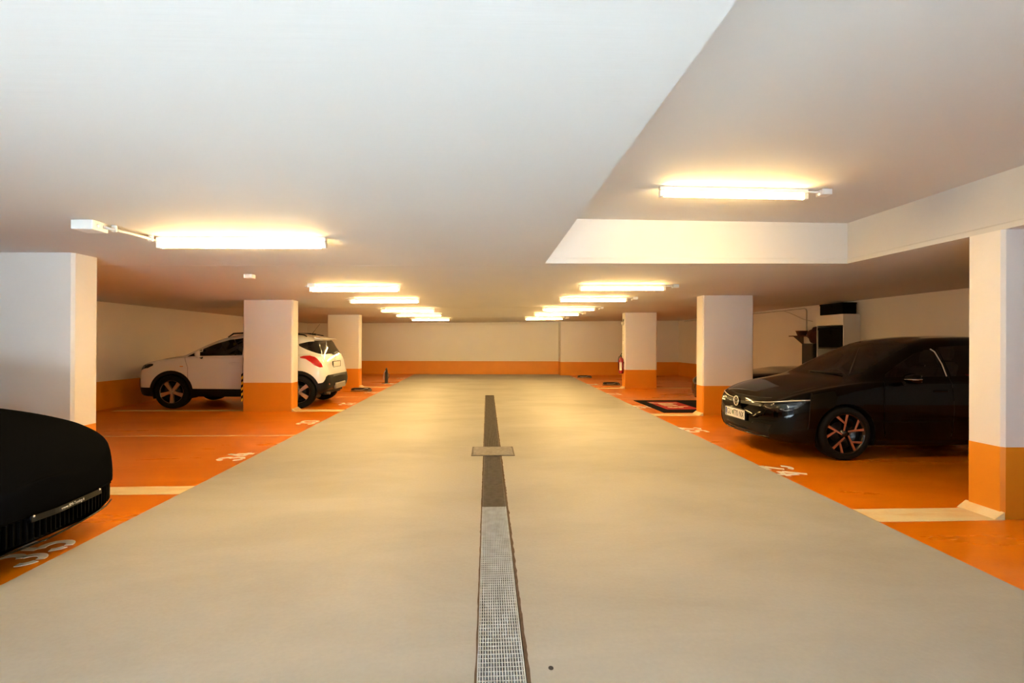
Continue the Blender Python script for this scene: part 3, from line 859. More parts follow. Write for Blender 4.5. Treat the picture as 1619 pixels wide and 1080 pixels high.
def cabin(par, x0, x1, zf, zdash, xdash, hw, seats, ys_=0.36):
    bm = bmesh.new(); add_box(bm, ((x0 + x1) / 2, 0, zf), (x1 - x0, 2 * hw, 0.03)); obj('cabin_floor', bm, 'interior', par)
    P = [(xdash - .25, zdash - .12), (xdash - .2, zdash - .02), (xdash, zdash), (xdash + .22, zdash - .02), (xdash + .27, zdash - .1), (xdash + .2, zdash - .35), (xdash, zdash - .5)]
    bm = bmesh.new(); add_prism(bm, P, -hw + .05, hw - .05, 'y'); obj('dashboard', bm, 'interior', par)
    for x, z in seats:
        for s in (-1, 1): obj('seat', seat_bm(x, s * ys_, z), 'seat', par)
    bm = bmesh.new()
    for k in range(24):
        a, b = 2 * PI * k / 24, 2 * PI * (k + 1) / 24
    ring = [(xdash + .36 - .07 * math.sin(a), ys_ + .18 * math.cos(a), zdash - .04 + .165 * math.sin(a)) for a in [2 * PI * k / 24 for k in range(25)]]
    add_tube(bm, ring, 0.014, 6, False)
    add_tube(bm, [(xdash + .36, ys_ - .17, zdash - .05), (xdash + .36, ys_ + .17, zdash - .05)], 0.02, 6)
    obj('steering_wheel', bm, 'interior', par)
def mirror_obj(par, c_, s, col, dims=(0.10, 0.20, 0.13)):
    """door mirror: rounded housing, arm and glass; s = -1 near side, +1 far side"""
    dx, dy, dz = dims
    bm = box_bm((c_[0] - dx / 2, c_[1] - dy / 2, c_[2] - dz / 2), (c_[0] + dx / 2, c_[1] + dy / 2, c_[2] + dz / 2), min(dx, dz) * 0.42, 4)
    for v in bm.verts:
        t = (v.co.x - (c_[0] - dx / 2)) / dx
        k = 0.55 + 0.45 * min(1.0, t * 1.5)
        v.co.z = c_[2] + (v.co.z - c_[2]) * k; v.co.y = c_[1] + (v.co.y - c_[1]) * (0.75 + 0.25 * min(1, t * 1.4))
    o = obj('door_mirror', bm, col, par, True)
    bm = bmesh.new(); add_tube(bm, [(c_[0], c_[1] - s * dy * 0.3, c_[2] - dz * 0.35), (c_[0] + 0.01, c_[1] - s * (dy * 0.5 + 0.07), c_[2] - dz * 0.75)], [0.028, 0.022], 8)
    obj('mirror_arm', bm, 'black_plastic', o)
    bm = box_bm((c_[0] + dx / 2 - .006, c_[1] - dy * .32, c_[2] - dz * .30), (c_[0] + dx / 2 + .0008, c_[1] + dy * .32, c_[2] + dz * .30), 0.001, 1); obj('mirror_glass', bm, 'chrome', o)
    return o
def dense(xmarks):
    out = []
    for (a, b, n) in xmarks: out += [a + (b - a) * i / n for i in range(n)]
    out.append(xmarks[-1][1])
    return out

# ---------------------------------------------------------------- black hatchback (right bay 24)
def hatch():
    S = 0.95
    #   x     zb    ws   zm   wm    zs   wd    zg   wg    zr    wr    zt
    T = [(0.00, .30, .36, .38, .42, .45, .41, .475, .36, .49, .24, .500),
         (0.03, .25, .50, .38, .55, .52, .54, .555, .47, .575, .31, .585),
         (0.08, .215, .62, .39, .665, .60, .645, .635, .55, .655, .37, .668),
         (0.16, .19, .72, .41, .755, .665, .73, .70, .63, .722, .43, .735),
         (0.30, .175, .80, .45, .825, .725, .80, .765, .69, .79, .48, .805),
         (0.50, .17, .84, .50, .872, .785, .845, .825, .73, .853, .52, .870),
         (0.80, .165, .85, .55, .892, .842, .862, .885, .76, .917, .56, .937),
         (1.02, .165, .85, .56, .894, .868, .866, .918, .79, .955, .60, .980),
         (1.20, .165, .85, .56, .894, .875, .868, .940, .81, 1.01, .68, 1.050),
         (1.45, .165, .85, .56, .894, .880, .868, .955, .825, 1.115, .695, 1.175),
         (1.75, .165, .85, .56, .894, .885, .868, .962, .828, 1.235, .650, 1.315),
         (2.00, .165, .85, .56, .894, .888, .868, .966, .828, 1.318, .610, 1.400),
         (2.35, .165, .85, .56, .894, .892, .868, .970, .826, 1.374, .588, 1.446),
         (2.80, .165, .85, .56, .894, .898, .868, .976, .822, 1.382, .580, 1.458),
         (3.30, .165, .85, .56, .892, .906, .866, .984, .812, 1.364, .570, 1.438),
         (3.70, .17, .84, .56, .888, .910, .858, .992, .790, 1.322, .555, 1.394),
         (3.93, .19, .82, .56, .872, .905, .838, .985, .765, 1.262, .550, 1.345),
         (4.02, .21, .80, .56, .860, .890, .820, .960, .750, 1.140, .590, 1.205),
         (4.12, .25, .76, .56, .835, .850, .790, .905, .730, .985, .620, 1.015),
         (4.20, .30, .70, .55, .790, .760, .745, .800, .690, .835, .600, .850),
         (4.25, .36, .60, .54, .700, .660, .660, .695, .600, .720, .500, .730),
         (4.27, .42, .50, .52, .560, .58, .530, .60, .480, .615, .380, .620)]
    up_ = lambda z: z + (0.055 * (z - .88) / .57 if z > .88 else 0.0)
    ZC = (1, 3, 5, 7, 9, 11)
    T = [tuple(up_(v) if i in ZC else v for i, v in enumerate(r)) for r in T]
    xs = dense([(0, .1, 8), (.1, .5, 12), (.5, 1.0, 10), (1.0, 2.1, 24), (2.1, 3.6, 20), (3.6, 4.0, 10), (4.0, 4.2, 8), (4.2, 4.27, 5)])
    return T, xs
root = thing('black_hatchback', 'glossy black hatchback with copper spoked wheels, nose towards the aisle', 'car', (3.245, 6.30, 0.0))
root.scale = (0.95, 0.95, 0.95)
T, xs = hatch()
body = loft(T, xs, 5, 0.035, 0.02)
FWX, RWX, WZ = 0.865, 3.50, 0.318
R_T, R_W = 0.322, 0.238
# wheel arches
for x in (FWX, RWX):
    for cnd in (near(.5), far_(.5)): carve(body, circle(x, WZ, 0.362, 40), 'y', cnd).free()
    for s in (-1, 1): liner(root, x, WZ, 0.366, s * 0.875, s * 0.56)
# glazing
ws_poly = [(1.10, -.60), (1.06, -.35), (1.045, 0), (1.06, .35), (1.10, .60), (1.22, .655), (1.60, .605), (1.93, .545), (1.965, .30), (1.975, 0), (1.965, -.30), (1.93, -.545), (1.60, -.605), (1.22, -.655)]
obj_keep('windscreen', carve(body, ws_poly, 'z', lambda c_: c_.z > .93 and c_.x < 2.1), 'glass', root)
sw1 = [(1.40, .993), (1.42, 1.03), (1.62, 1.145), (1.86, 1.265), (2.02, 1.315), (2.14, 1.340), (2.16, 1.003)]
sw2 = [(2.24, 1.006), (2.22, 1.358), (2.40, 1.375), (2.80, 1.380), (3.10, 1.358), (3.30, 1.310), (3.32, 1.02)]
sw3 = [(3.36, 1.03), (3.35, 1.28), (3.52, 1.22), (3.60, 1.07)]
for pz in (sw1, sw2, sw3):
    for cnd in (near(.4), far_(.4)): obj_keep('side_window', carve(body, pz, 'y', cnd), 'glass', root)
obj_keep('rear_window', carve(body, [(-.56, 1.03), (.56, 1.03), (.48, 1.27), (-.48, 1.27)], 'x', lambda c_: c_.x > 3.85), 'glass_dark', root)
for s in (-1, 1):      # pale strip on the rear edge of the door glass
    bm = bmesh.new(); add_tube(bm, [(2.165, s * .826, 1.005), (2.155, s * .775, 1.15), (2.13, s * .70, 1.30), (2.09, s * .68, 1.335)], .007, 6); obj('window_seal', bm, 'grey_conduit', root)
# face: headlamps, grille, intake
fr = lambda c_: c_.x < 0.75
for s in (-1, 1):
    hp = [(s * .47, .634), (s * .47, .606), (s * .55, .578), (s * .64, .572), (s * .70, .556), (s * .78, .572), (s * .825, .625), (s * .850, .705), (s * .76, .684), (s * .66, .662), (s * .56, .648)]
    hl = carve(body, hp, 'x', lambda c_, s=s: c_.x < 0.62 and c_.y * s > .3)
    bk = hl.copy(); bk.normal_update()
    for v in bk.verts: v.co += Vector((0.055, -s * 0.05, 0.0))
    lens = obj_keep('headlamp', hl, 'lens', root)
    obj_keep('headlamp_bowl', bk, 'gloss_black', lens)
    for (yy, xx, zz, r) in ((.70, .235, .615, .030), (.575, .150, .612, .024)):
        bm = bmesh.new(); add_lathe(bm, [(0.0, .02), (r * .55, .016), (r, 0.0), (r * 1.25, -.006), (r * 1.25, .02)], 20, 'y')
        for v in bm.verts: v.co = Vector((v.co.y + xx, s * yy + v.co.x, zz + v.co.z))
        obj('projector', bm, 'chrome', lens)
    bm = bmesh.new()
    for k in range(4): add_box(bm, (.16 + .012 * k, s * (.60 + .035 * k), .592), (.01, .022, .008))
    obj('daylight_led', bm, 'white_lens', lens)
    bm = bmesh.new(); add_tube(bm, [(.178, s * .655, .585), (.22, s * .70, .572), (.29, s * .765, .592), (.34, s * .80, .63)], .0085, 6); obj('lamp_trim', bm, 'chrome', lens)
    bm = bmesh.new(); add_tube(bm, [(.075, s * .455, .612), (.105, s * .53, .588), (.15, s * .61, .581), (.185, s * .655, .602)], .006, 6); obj('lamp_trim', bm, 'chrome', lens)
# bright line across the nose, over badge and lamps
led = [(.0, -.025), (.12, -.022), (.30, .012), (.44, .058), (.55, .112), (.65, .185), (.73, .265), (.79, .36), (.825, .46)]
zled = [.632, .633, .638, .644, .652, .664, .680, .700, .724]
from mathutils.bvhtree import BVHTree
def surf_pt(bvh, y, z, dirx=1.0):
    h = bvh.ray_cast(Vector((-1.0, y, z)), Vector((1, 0, 0)))
    return h[0]
gp = [(-.50, .615), (-.42, .628), (0, .622), (.42, .628), (.50, .615), (.42, .598), (0, .585), (-.42, .598)]
gr = carve(body, gp, 'x', fr); obj_keep('grille_slot', gr, 'black_plastic', root)
ip = [(-.60, .215), (.60, .215), (.62, .33), (.66, .395), (.40, .40), (.34, .375), (-.34, .375), (-.40, .40), (-.66, .395), (-.62, .33)]
it = carve(body, ip, 'x', lambda c_: c_.x < 0.4)
for v in it.verts: v.co.x += 0.012
obj_keep('lower_intake', it, 'black_plastic', root)
bv = BVHTree.FromBMesh(body)
for k in range(4):
    z = .250 + .032 * k
    bm = bmesh.new()
    add_tube(bm, [(.030 + .45 * abs(y) ** 3.2, y, z) for y in [-.56 + 1.12 * i / 14 for i in range(15)]], .0075, 6)
    obj('intake_slat', bm, 'gloss_black', root)
for s in (-1, 1):
    bm = bmesh.new(); add_tube(bm, [(.22, s * .70, .43), (.20, s * .695, .39), (.20, s * .72, .33), (.24, s * .765, .25), (.30, s * .80, .225)], [.010, .014, .014, .012, .008], 6); obj('air_curtain_blade', bm, 'gloss_black', root)
bm = bmesh.new(); add_tube(bm, [(.010 + .42 * abs(y) ** 3.0, y, .225 + .01 * abs(y)) for y in [-.62 + 1.24 * i / 16 for i in range(17)]], .010, 6); obj('splitter_edge', bm, 'gloss_black', root)
led_pts = []
for i in range(61):
    y = -.85 + 1.7 * i / 60
    z = .634 + .084 * (abs(y) / .85) ** 2.4
    h = bv.ray_cast(Vector((-1, y, z)), Vector((1, 0, 0)))
    if h[0] is not None: led_pts.append((h[0].x - .004, y, z))
seg = [p for p in led_pts if p[1] < -.075]; bm = bmesh.new(); add_tube(bm, seg, [.0035 if p[1] > -.44 else .0065 for p in seg], 6); obj('light_strip', bm, 'white_lens', root)
seg = [p for p in led_pts if p[1] > .075]; bm = bmesh.new(); add_tube(bm, seg, [.0035 if p[1] < .44 else .0065 for p in seg], 6); obj('light_strip', bm, 'white_lens', root)
# badge: ring with the letters V over W
xb = -.032
bm = bmesh.new()
ringp = [(xb + 0.012 * (1 - abs(math.sin(a))), .062 * math.cos(a), .618 + .062 * math.sin(a)) for a in [2 * PI * k / 32 for k in range(33)]]
add_tube(bm, [(xb, p[1], p[2]) for p in ringp], .0065, 6, False)
for st in ([(-.028, .052), (0, .004), (.028, .052)], [(-.052, .022), (-.026, -.048), (0, -.002), (.026, -.048), (.052, .022)]):
    add_tube(bm, [(xb + .001, -p[0], .618 + p[1]) for p in st], .0055, 6)
bo = obj('badge', bm, 'chrome', root)
bm = bmesh.new(); add_lathe(bm, [(0, 0.004), (.06, .006), (.062, .03), (0, .03)], 28, 'y')
for v in bm.verts: v.co = Vector((xb + v.co.y, v.co.x, .618 + v.co.z))
obj('badge_disc', bm, 'gloss_black', bo)
# number plate
pz, px = .455, -.058
pl_ = obj('number_plate', box_bm((px, -.26, pz - .06), (px + .008, .26, pz + .06), .004, 2), 'plate_white', root)
obj('plate_holder', box_bm((px + .006, -.268, pz - .068), (px + .03, .268, pz + .066), .004, 1), 'black_plastic', pl_)
obj('country_strip', box_bm((px - .0012, .205, pz - .052), (px + .002, .250, pz + .054), 0, 1), 'plate_blue', pl_)
def face_text(s, size, y, z, x, par, m, sx=1.0):
    bm = text_bm(s, size, 0.0006)
    for v in bm.verts: v.co = Vector((x - v.co.z, y - v.co.x * sx, z + v.co.y))
    return obj('lettering', bm, m, par)
face_text('GU', .112, .140, pz, px - .0012, pl_, 'ink', .72)
face_text('770', .112, -.040, pz, px - .0012, pl_, 'ink', .72)
face_text('NX', .112, -.190, pz, px - .0012, pl_, 'ink', .72)
bm = bmesh.new(); add_prism(bm, [(.055, pz + .032), (.055, pz - .005), (.038, pz - .03), (.021, pz - .005), (.021, pz + .032)], px - .0016, px - .0004, 'x'); obj('crest', bm, 'crest', pl_)
face_text('A', .03, .228, pz - .035, px - .002, pl_, 'plate_white')
# bonnet shut line, door seams, sill, handles
for s, cnd in ((-1, near(.5)), (1, far_(.5))):
    for pts in ([(1.36, .95), (1.33, .80), (1.32, .45), (1.36, .26)], [(2.20, 1.35), (2.20, .6), (2.18, .26)], [(3.34, 1.26), (3.36, .98), (3.30, .75), (3.16, .45), (3.13, .26)]):
        sm = carve(body, strip2(pts, .006), 'y', cnd)
        for v in sm.verts: v.co.y -= s * .006
        obj_keep('door_seam', sm, 'black_box', root)
    for x in (1.95, 3.06):
        bm = box_bm((x, s * .872 - .012, .815), (x + .19, s * .872 + .012, .84), .008, 2); obj('door_handle', bm, 'black_paint', root)
    sp_ = carve(body, [(1.24, .16), (3.13, .16), (3.13, .235), (1.24, .235)], 'y', cnd); obj_keep('sill', sp_, 'black_plastic', root)
bm_s = carve(body, strip2([(.30, -.66), (.65, -.70), (1.04, -.735)], .005), 'z', lambda c_: c_.z > .6)
obj_keep('bonnet_seam', bm_s, 'black_plastic', root)
bm_s = carve(body, strip2([(.30, .66), (.65, .70), (1.04, .735)], .005), 'z', lambda c_: c_.z > .6)
obj_keep('bonnet_seam', bm_s, 'black_plastic', root)
bm_s = carve(body, strip2([(.16, -.52), (.115, -.3), (.10, 0), (.115, .3), (.16, .52)], .006), 'z', lambda c_: c_.z > .6)
obj_keep('bonnet_seam', bm_s, 'black_plastic', root)
for s in (-1, 1):
    tl = carve(body, [(s * .42, .80), (s * .80, .80), (s * .80, .93), (s * .42, .90)], 'x', lambda c_, s=s: c_.x > 3.95 and c_.y * s > 0)
    obj_keep('tail_lamp', tl, 'red_lens', root)
obj_keep('body', body, 'black_paint', root)
for i, x in enumerate((FWX, RWX)):
    wheel_copper(root, 'wheel', (x, -.775, WZ), R_T, R_W, .215, math.radians(84 + i * 20))
    wf_ = wheel_copper(root, 'wheel', (x, .775, WZ), R_T, R_W, .215, math.radians(30)); wf_.rotation_euler = (0, 0, PI)
mo = mirror_obj(root, (1.60, -.965, .985), -1, 'black_paint', (.14, .20, .125))
bm = box_bm((1.525, -1.071, .975), (1.60, -1.058, .985), .003, 2); obj('repeater', bm, 'white_lens', mo)
bm = bmesh.new(); add_tube(bm, [(1.518, -.93, .974), (1.50, -.98, .977), (1.515, -1.03, .980), (1.56, -1.066, .982), (1.64, -1.068, .982)], .006, 6); obj('repeater', bm, 'chrome', mo)
mirror_obj(root, (1.60, .965, .985), 1, 'black_paint', (.14, .20, .125))
cabin(root, 1.25, 3.5, .30, .93, 1.30, .70, ((1.95, .52), (2.85, .56)))
bm = box_bm((1.86, -.10, 1.23), (1.90, .10, 1.29), .012, 2); obj('inner_mirror', bm, 'interior', root)
bm = bmesh.new(); add_tube(bm, [(1.085, -.50, 1.012), (1.075, -.2, 1.018), (1.08, .12, 1.02)], .008, 6); obj('wiper', bm, 'black_plastic', root)
bm = bmesh.new(); add_box(bm, (2.1, 0, .215), (3.6, 1.3, .05)); obj('underbody', bm, 'black_plastic', root)

# ---------------------------------------------------------------- white compact SUV (left bay 32), nose to the wall
root = thing('white_suv', 'white compact crossover with black cladding, tail towards the aisle', 'car', (-7.02, 10.865, 0.0))
root.scale = (0.95, 0.95, 0.95)
#     x     zb    ws   zm   wm    zs   wd    zg    wg    zr    wr    zt
T = [(0.00, .36, .40, .50, .46, .60, .45, .64, .40, .665, .28, .68),
     (0.04, .31, .55, .50, .61, .68, .60, .73, .52, .760, .36, .775),
     (0.10, .28, .66, .51, .71, .77, .69, .82, .59, .850, .42, .865),
     (0.20, .265, .76, .53, .80, .85, .77, .895, .66, .925, .48, .942),
     (0.35, .255, .82, .56, .85, .905, .82, .950, .70, .983, .52, 1.002),
     (0.60, .25, .85, .60, .878, .955, .845, 1.00, .73, 1.035, .55, 1.058),
     (0.90, .25, .855, .62, .886, .985, .855, 1.035, .76, 1.075, .59, 1.100),
     (1.08, .25, .855, .62, .888, 1.00, .858, 1.055, .79, 1.10, .64, 1.130),
     (1.25, .25, .855, .62, .888, 1.005, .858, 1.07, .81, 1.165, .70, 1.205),
     (1.50, .25, .855, .62, .888, 1.01, .858, 1.08, .82, 1.285, .690, 1.335),
     (1.80, .25, .855, .62, .888, 1.015, .858, 1.088, .822, 1.405, .655, 1.470),
     (2.10, .25, .855, .62, .888, 1.022, .858, 1.096, .82, 1.480, .625, 1.550),
     (2.50, .25, .855, .62, .888, 1.032, .858, 1.108, .816, 1.518, .610, 1.590),
     (3.00, .25, .855, .62, .886, 1.045, .856, 1.122, .808, 1.515, .600, 1.590),
     (3.45, .255, .85, .62, .884, 1.06, .850, 1.140, .792, 1.480, .590, 1.560),
     (3.75, .27, .84, .62, .878, 1.07, .838, 1.150, .768, 1.430, .580, 1.520),
     (3.86, .28, .83, .62, .872, 1.065, .826, 1.145, .752, 1.395, .575, 1.490),
     (3.95, .29, .82, .61, .862, 1.05, .812, 1.120, .745, 1.270, .600, 1.345),
     (4.04, .31, .80, .60, .848, 1.01, .795, 1.070, .735, 1.145, .640, 1.185),
     (4.10, .33, .78, .58, .832, .96, .775, 1.005, .715, 1.045, .640, 1.065),
     (4.17, .36, .74, .56, .80, .80, .745, .850, .69, .885, .60, .900),
     (4.23, .40, .66, .54, .73, .67, .68, .710, .63, .735, .55, .745),
     (4.26, .45, .56, .53, .62, .60, .58, .630, .53, .650, .44, .655)]
xs = dense([(0, .1, 8), (.1, .5, 10), (.5, 1.0, 10), (1.0, 2.1, 24), (2.1, 3.6, 20), (3.6, 4.0, 12), (4.0, 4.2, 10), (4.2, 4.26, 5)])
def sq(x):      # short overhangs
    return .9 - (.9 - x) * .86 if x < .9 else (x if x < 3.3 else 3.3 + (x - 3.3) * .80)
T = [tuple([sq(r[0])] + list(r[1:])) for r in T]; xs = [sq(x) for x in xs]
body = loft(T, xs, 5, 0.03, 0.025)
FWX, RWX, WZ = 0.935, 3.48, 0.350
R_T, R_W = 0.345, 0.238
trim = []
for x in (FWX, RWX):
    for cnd in (near(.5), far_(.5)):
        carve(body, circle(x, WZ, 0.375, 40), 'y', cnd).free()
        ring_ = carve(body, circle(x, WZ + .005, 0.435, 40), 'y', cnd); trim.append(('arch_trim', ring_))
    for s in (-1, 1): liner(root, x, WZ, 0.379, s * 0.87, s * 0.56)
for cnd in (near(.5), far_(.5)):
    trim.append(('sill_cladding', carve(body, [(1.30, .24), (3.12, .24), (3.12, .40), (1.30, .42)], 'y', cnd)))
trim.append(('front_bumper_cladding', carve(body, [(-.9, .2), (.9, .2), (.9, .44), (.74, .44), (.70, .60), (.62, .62), (-.62, .62), (-.70, .60), (-.74, .44), (-.9, .44)], 'x', lambda c_: c_.x < .56)))
rb = [(-.9, .2), (.9, .2), (.9, .50), (.82, .54), (.76, .66), (.70, .69), (-.70, .69), (-.76, .66), (-.82, .54), (-.9, .50)]
trim.append(('rear_bumper_cladding', carve(body, rb, 'x', lambda c_: c_.x > 3.80)))
for nm, b_ in trim: obj_keep(nm, b_, 'black_plastic', root, 0.006)
bm = box_bm((4.05, -.36, .37), (4.112, .36, .50), .02, 2); obj('skid_plate', bm, 'silver', root)
for s in (-1, 1):
    bm = box_bm((4.00, s * .64 - .05, .48), (4.062, s * .64 + .05, .56), .012, 2); obj('rear_fog_lamp', bm, 'red_lens', root)
ws_poly = [(1.16, -.62), (1.12, -.35), (1.105, 0), (1.12, .35), (1.16, .62), (1.26, .665), (1.55, .64), (1.86, .585), (1.90, .3), (1.91, 0), (1.90, -.3), (1.86, -.585), (1.55, -.64), (1.26, -.665)]
obj_keep('windscreen', carve(body, ws_poly, 'z', lambda c_: c_.z > 1.08 and c_.x < 2.1), 'glass', root)
sw0 = [(1.20, 1.075), (1.42, 1.195), (1.47, 1.225), (1.49, 1.085)]
sw1 = [(1.52, 1.088), (1.50, 1.235), (1.75, 1.345), (2.00, 1.425), (2.30, 1.468), (2.32, 1.105)]
sw2 = [(2.40, 1.108), (2.38, 1.472), (2.80, 1.482), (3.10, 1.465), (3.12, 1.13)]
sw3 = [(3.42, 1.345), (3.44, 1.30), (3.58, 1.235), (3.74, 1.175), (3.86, 1.135), (3.92, 1.13), (3.88, 1.22), (3.80, 1.36), (3.75, 1.405), (3.60, 1.392)]
for cnd in (near(.4), far_(.4)):
    obj_keep('corner_trim', carve(body, sw0, 'y', cnd), 'gloss_black', root)
    for pz in (sw1, sw2): obj_keep('side_window', carve(body, pz, 'y', cnd), 'glass', root)
    obj_keep('quarter_window', carve(body, sw3, 'y', cnd), 'glass_dark', root)
    for pts in ([(1.18, 1.06), (1.26, .85), (1.27, .62), (1.31, .40)], [(2.36, 1.47), (2.36, .7), (2.33, .41)], [(3.17, 1.46), (3.26, 1.15), (3.20, .85), (3.10, .62)]):
        obj_keep('door_seam', carve(body, strip2(pts, .006), 'y', cnd), 'black_plastic', root)
obj_keep('rear_window', carve(body, [(-.66, 1.125), (.66, 1.125), (.58, 1.42), (-.58, 1.42)], 'x', lambda c_: c_.x > 3.70), 'glass_dark', root)
for s in (-1, 1):
    tl = carve(body, [(3.50, 1.075), (3.58, 1.10), (3.70, 1.105), (3.80, 1.075), (3.88, 1.01), (3.935, .92), (3.955, .86), (3.90, .855), (3.80, .90), (3.72, .97), (3.62, 1.035), (3.52, 1.05)], 'y', lambda c_, s=s: c_.x > 3.4 and c_.y * s > .45)
    tail = obj_keep('tail_lamp', tl, 'red_lens', root, .006)
    bm = box_bm((3.925, s * .69 - .035, .875), (3.950, s * .69 + .03, .955), .008, 2); obj('reversing_lens', bm, 'white_lens', tail)
    hp = [(s * .60, .80), (s * .72, .76), (s * .84, .84), (s * .86, .93), (s * .70, .905)]
    hl = carve(body, hp, 'x', lambda c_, s=s: c_.x < .56 and c_.y * s > .3)
    bk = hl.copy()
    for v in bk.verts: v.co += Vector((.04, -s * .03, 0))
    lens = obj_keep('headlamp', hl, 'lens', root); obj_keep('headlamp_bowl', bk, 'gloss_black', lens)
    bm = bmesh.new(); add_lathe(bm, [(0, .02), (.03, .012), (.045, -.01), (.045, .02)], 18, 'y')
    for v in bm.verts: v.co = Vector((v.co.y + .32, s * .74 + v.co.x, .845 + v.co.z))
    obj('reflector', bm, 'chrome', lens)
    bm = bmesh.new(); add_tube(bm, [(1.95, s * .64, 1.48), (2.05, s * .625, 1.555), (2.5, s * .61, 1.59), (3.2, s * .60, 1.58), (3.50, s * .595, 1.535), (3.56, s * .59, 1.50)], [.012, .018, .018, .018, .016, .010], 8); obj('roof_rail', bm, 'black_plastic', root)
    for x in (2.08, 2.92):
        bm = box_bm((x, s * .872 - .014, .93), (x + .20, s * .872 + .016, .958), .010, 2); obj('door_handle', bm, 'white_paint', root)
    bm = box_bm((1.10, s * .874 - .006, .868), (1.17, s * .874 + .006, .884), .004, 1); obj('side_repeater', bm, 'amber', root)
    mirror_obj(root, (1.52, s * .95, 1.13), s, 'white_paint', (.12, .19, .15))
# tailgate furniture
sp_ = bmesh.new(); add_prism(sp_, [(3.68, 1.50), (3.83, 1.462), (3.825, 1.442), (3.70, 1.46)], -.56, .56, 'y'); bmesh.ops.bevel(sp_, geom=sp_.edges[:], offset=.006, segments=2, affect='EDGES'); obj('roof_spoiler', sp_, 'white_paint', root)
bm = box_bm((3.998, -.26, .84), (4.013, .26, .955), .004, 1); rp = obj('number_plate', bm, 'plate_white', root)
bm = bmesh.new()
for lo, hi in (((3.995, -.275, .83), (4.017, .275, .842)), ((3.995, -.275, .953), (4.017, .275, .966)), ((3.995, -.275, .83), (4.017, -.258, .966)), ((3.995, .258, .83), (4.017, .275, .966))):
    add_box(bm, [(lo[i] + hi[i]) / 2 for i in range(3)], [hi[i] - lo[i] for i in range(3)])
obj('plate_frame', bm, 'black_plastic', rp)
bm = bmesh.new(); add_tube(bm, [(3.972, .05 * math.cos(a), 1.03 + .05 * math.sin(a)) for a in [2 * PI * k / 20 for k in range(21)]], .006, 6, False); add_tube(bm, [(3.972, .05, 1.025), (3.972, 0, 1.035), (3.972, -.05, 1.03)], .005, 6); obj('badge', bm, 'chrome', root)
bm = box_bm((3.93, -.08, 1.115), (3.965, .30, 1.14), .008, 2); obj('rear_wiper', bm, 'black_plastic', root)
bm = bmesh.new(); add_tube(bm, [(3.45, 0, 1.55), (3.53, 0, 1.66), (3.63, 0, 1.79)], [.007, .004, .003], 6); an = obj('antenna', bm, 'black_plastic', root)
bm = box_bm((3.39, -.03, 1.535), (3.55, .03, 1.578), .012, 2); obj('antenna_base', bm, 'black_plastic', an)
bm = bmesh.new(); add_tube(bm, [(3.85, -.5, .30), (4.02, -.5, .29)], .028, 10); obj('exhaust_pipe', bm, 'steel_dk', root)
obj_keep('body', body, 'white_paint', root)
for i, x in enumerate((FWX, RWX)):
    wheel_silver(root, 'wheel', (x, -.77, WZ), R_T, R_W, .215, math.radians(-90 + 72 * .5 + (18 if i else 35)))
    wf_ = wheel_silver(root, 'wheel', (x, .77, WZ), R_T, R_W, .215, math.radians(30)); wf_.rotation_euler = (0, 0, PI)
cabin(root, 1.3, 3.6, .42, 1.06, 1.36, .72, ((1.95, .68), (2.85, .70)))
bm = box_bm((1.80, -.14, 1.30), (1.815, -.05, 1.36), .003, 1); obj('visor_tag', bm, 'yvest', root)
bm = bmesh.new(); add_box(bm, (2.15, 0, .30), (3.6, 1.3, .05)); obj('underbody', bm, 'black_plastic', root)

# ---------------------------------------------------------------- sports car under a stretched black cover (left bay 35), nose to the aisle
root = thing('covered_sports_car', 'low car under a tight black stretch cover, nose towards the aisle', 'car', (-2.61, 3.08, 0.0), PI)
#     x     zb    ws   zm   wm    zs   wd    zg    wg    zr    wr    zt
T = [(0.00, .17, .30, .30, .36, .44, .34, .49, .30, .52, .20, .535),
     (0.03, .15, .46, .31, .52, .50, .50, .55, .43, .58, .30, .595),
     (0.08, .14, .60, .33, .65, .55, .62, .61, .53, .645, .37, .665),
     (0.16, .13, .71, .35, .76, .60, .72, .67, .61, .705, .43, .730),
     (0.28, .13, .78, .38, .83, .65, .785, .725, .67, .765, .48, .790),
     (0.45, .13, .82, .42, .868, .70, .825, .785, .71, .825, .51, .850),
     (0.75, .13, .84, .46, .885, .76, .845, .845, .73, .885, .53, .905),
     (1.10, .13, .84, .48, .89, .80, .85, .885, .75, .925, .56, .945),
     (1.45, .13, .84, .48, .89, .82, .85, .90, .77, 1.00, .60, 1.05),
     (1.90, .13, .84, .48, .89, .83, .85, .92, .77, 1.17, .57, 1.24),
     (2.50, .13, .84, .48, .90, .85, .86, .94, .76, 1.24, .54, 1.31),
     (3.30, .14, .84, .50, .91, .88, .86, .96, .74, 1.10, .55, 1.15),
     (4.00, .18, .80, .52, .86, .82, .80, .87, .70, .92, .55, .94),
     (4.30, .28, .60, .52, .70, .68, .62, .72, .52, .75, .4, .76)]
lw = lambda z: .35 + (z - .35) * .92 if z > .35 else z
T = [tuple(lw(v) if i in (1, 3, 5, 7, 9, 11) else v for i, v in enumerate(r)) for r in T]
xs = dense([(0, .1, 10), (.1, .5, 16), (.5, 1.2, 12), (1.2, 4.3, 26)])
body = loft(T, xs, 5, 0.04, 0.03, 8)
for x in (.95, 3.35):
    for cnd in (near(.5), far_(.5)): carve(body, circle(x, .315, .355, 30), 'y', cnd).free()
    for s in (-1, 1): liner(root, x, .315, .357, s * .86, s * .58)
    for s in (-1, 1):
        w_ = wheel_silver(root, 'wheel', (x, s * .76, .315), .315, .225, .22, 0.3)
        if s > 0: w_.rotation_euler = (0, 0, PI)
ip = [(-.74, .205), (-.40, .165), (.40, .165), (.74, .205), (.78, .285), (.70, .318), (.35, .330), (-.35, .330), (-.70, .318), (-.78, .285)]
it = carve(body, ip, 'x', lambda c_: c_.x < .55)
for v in it.verts: v.co.x += .05
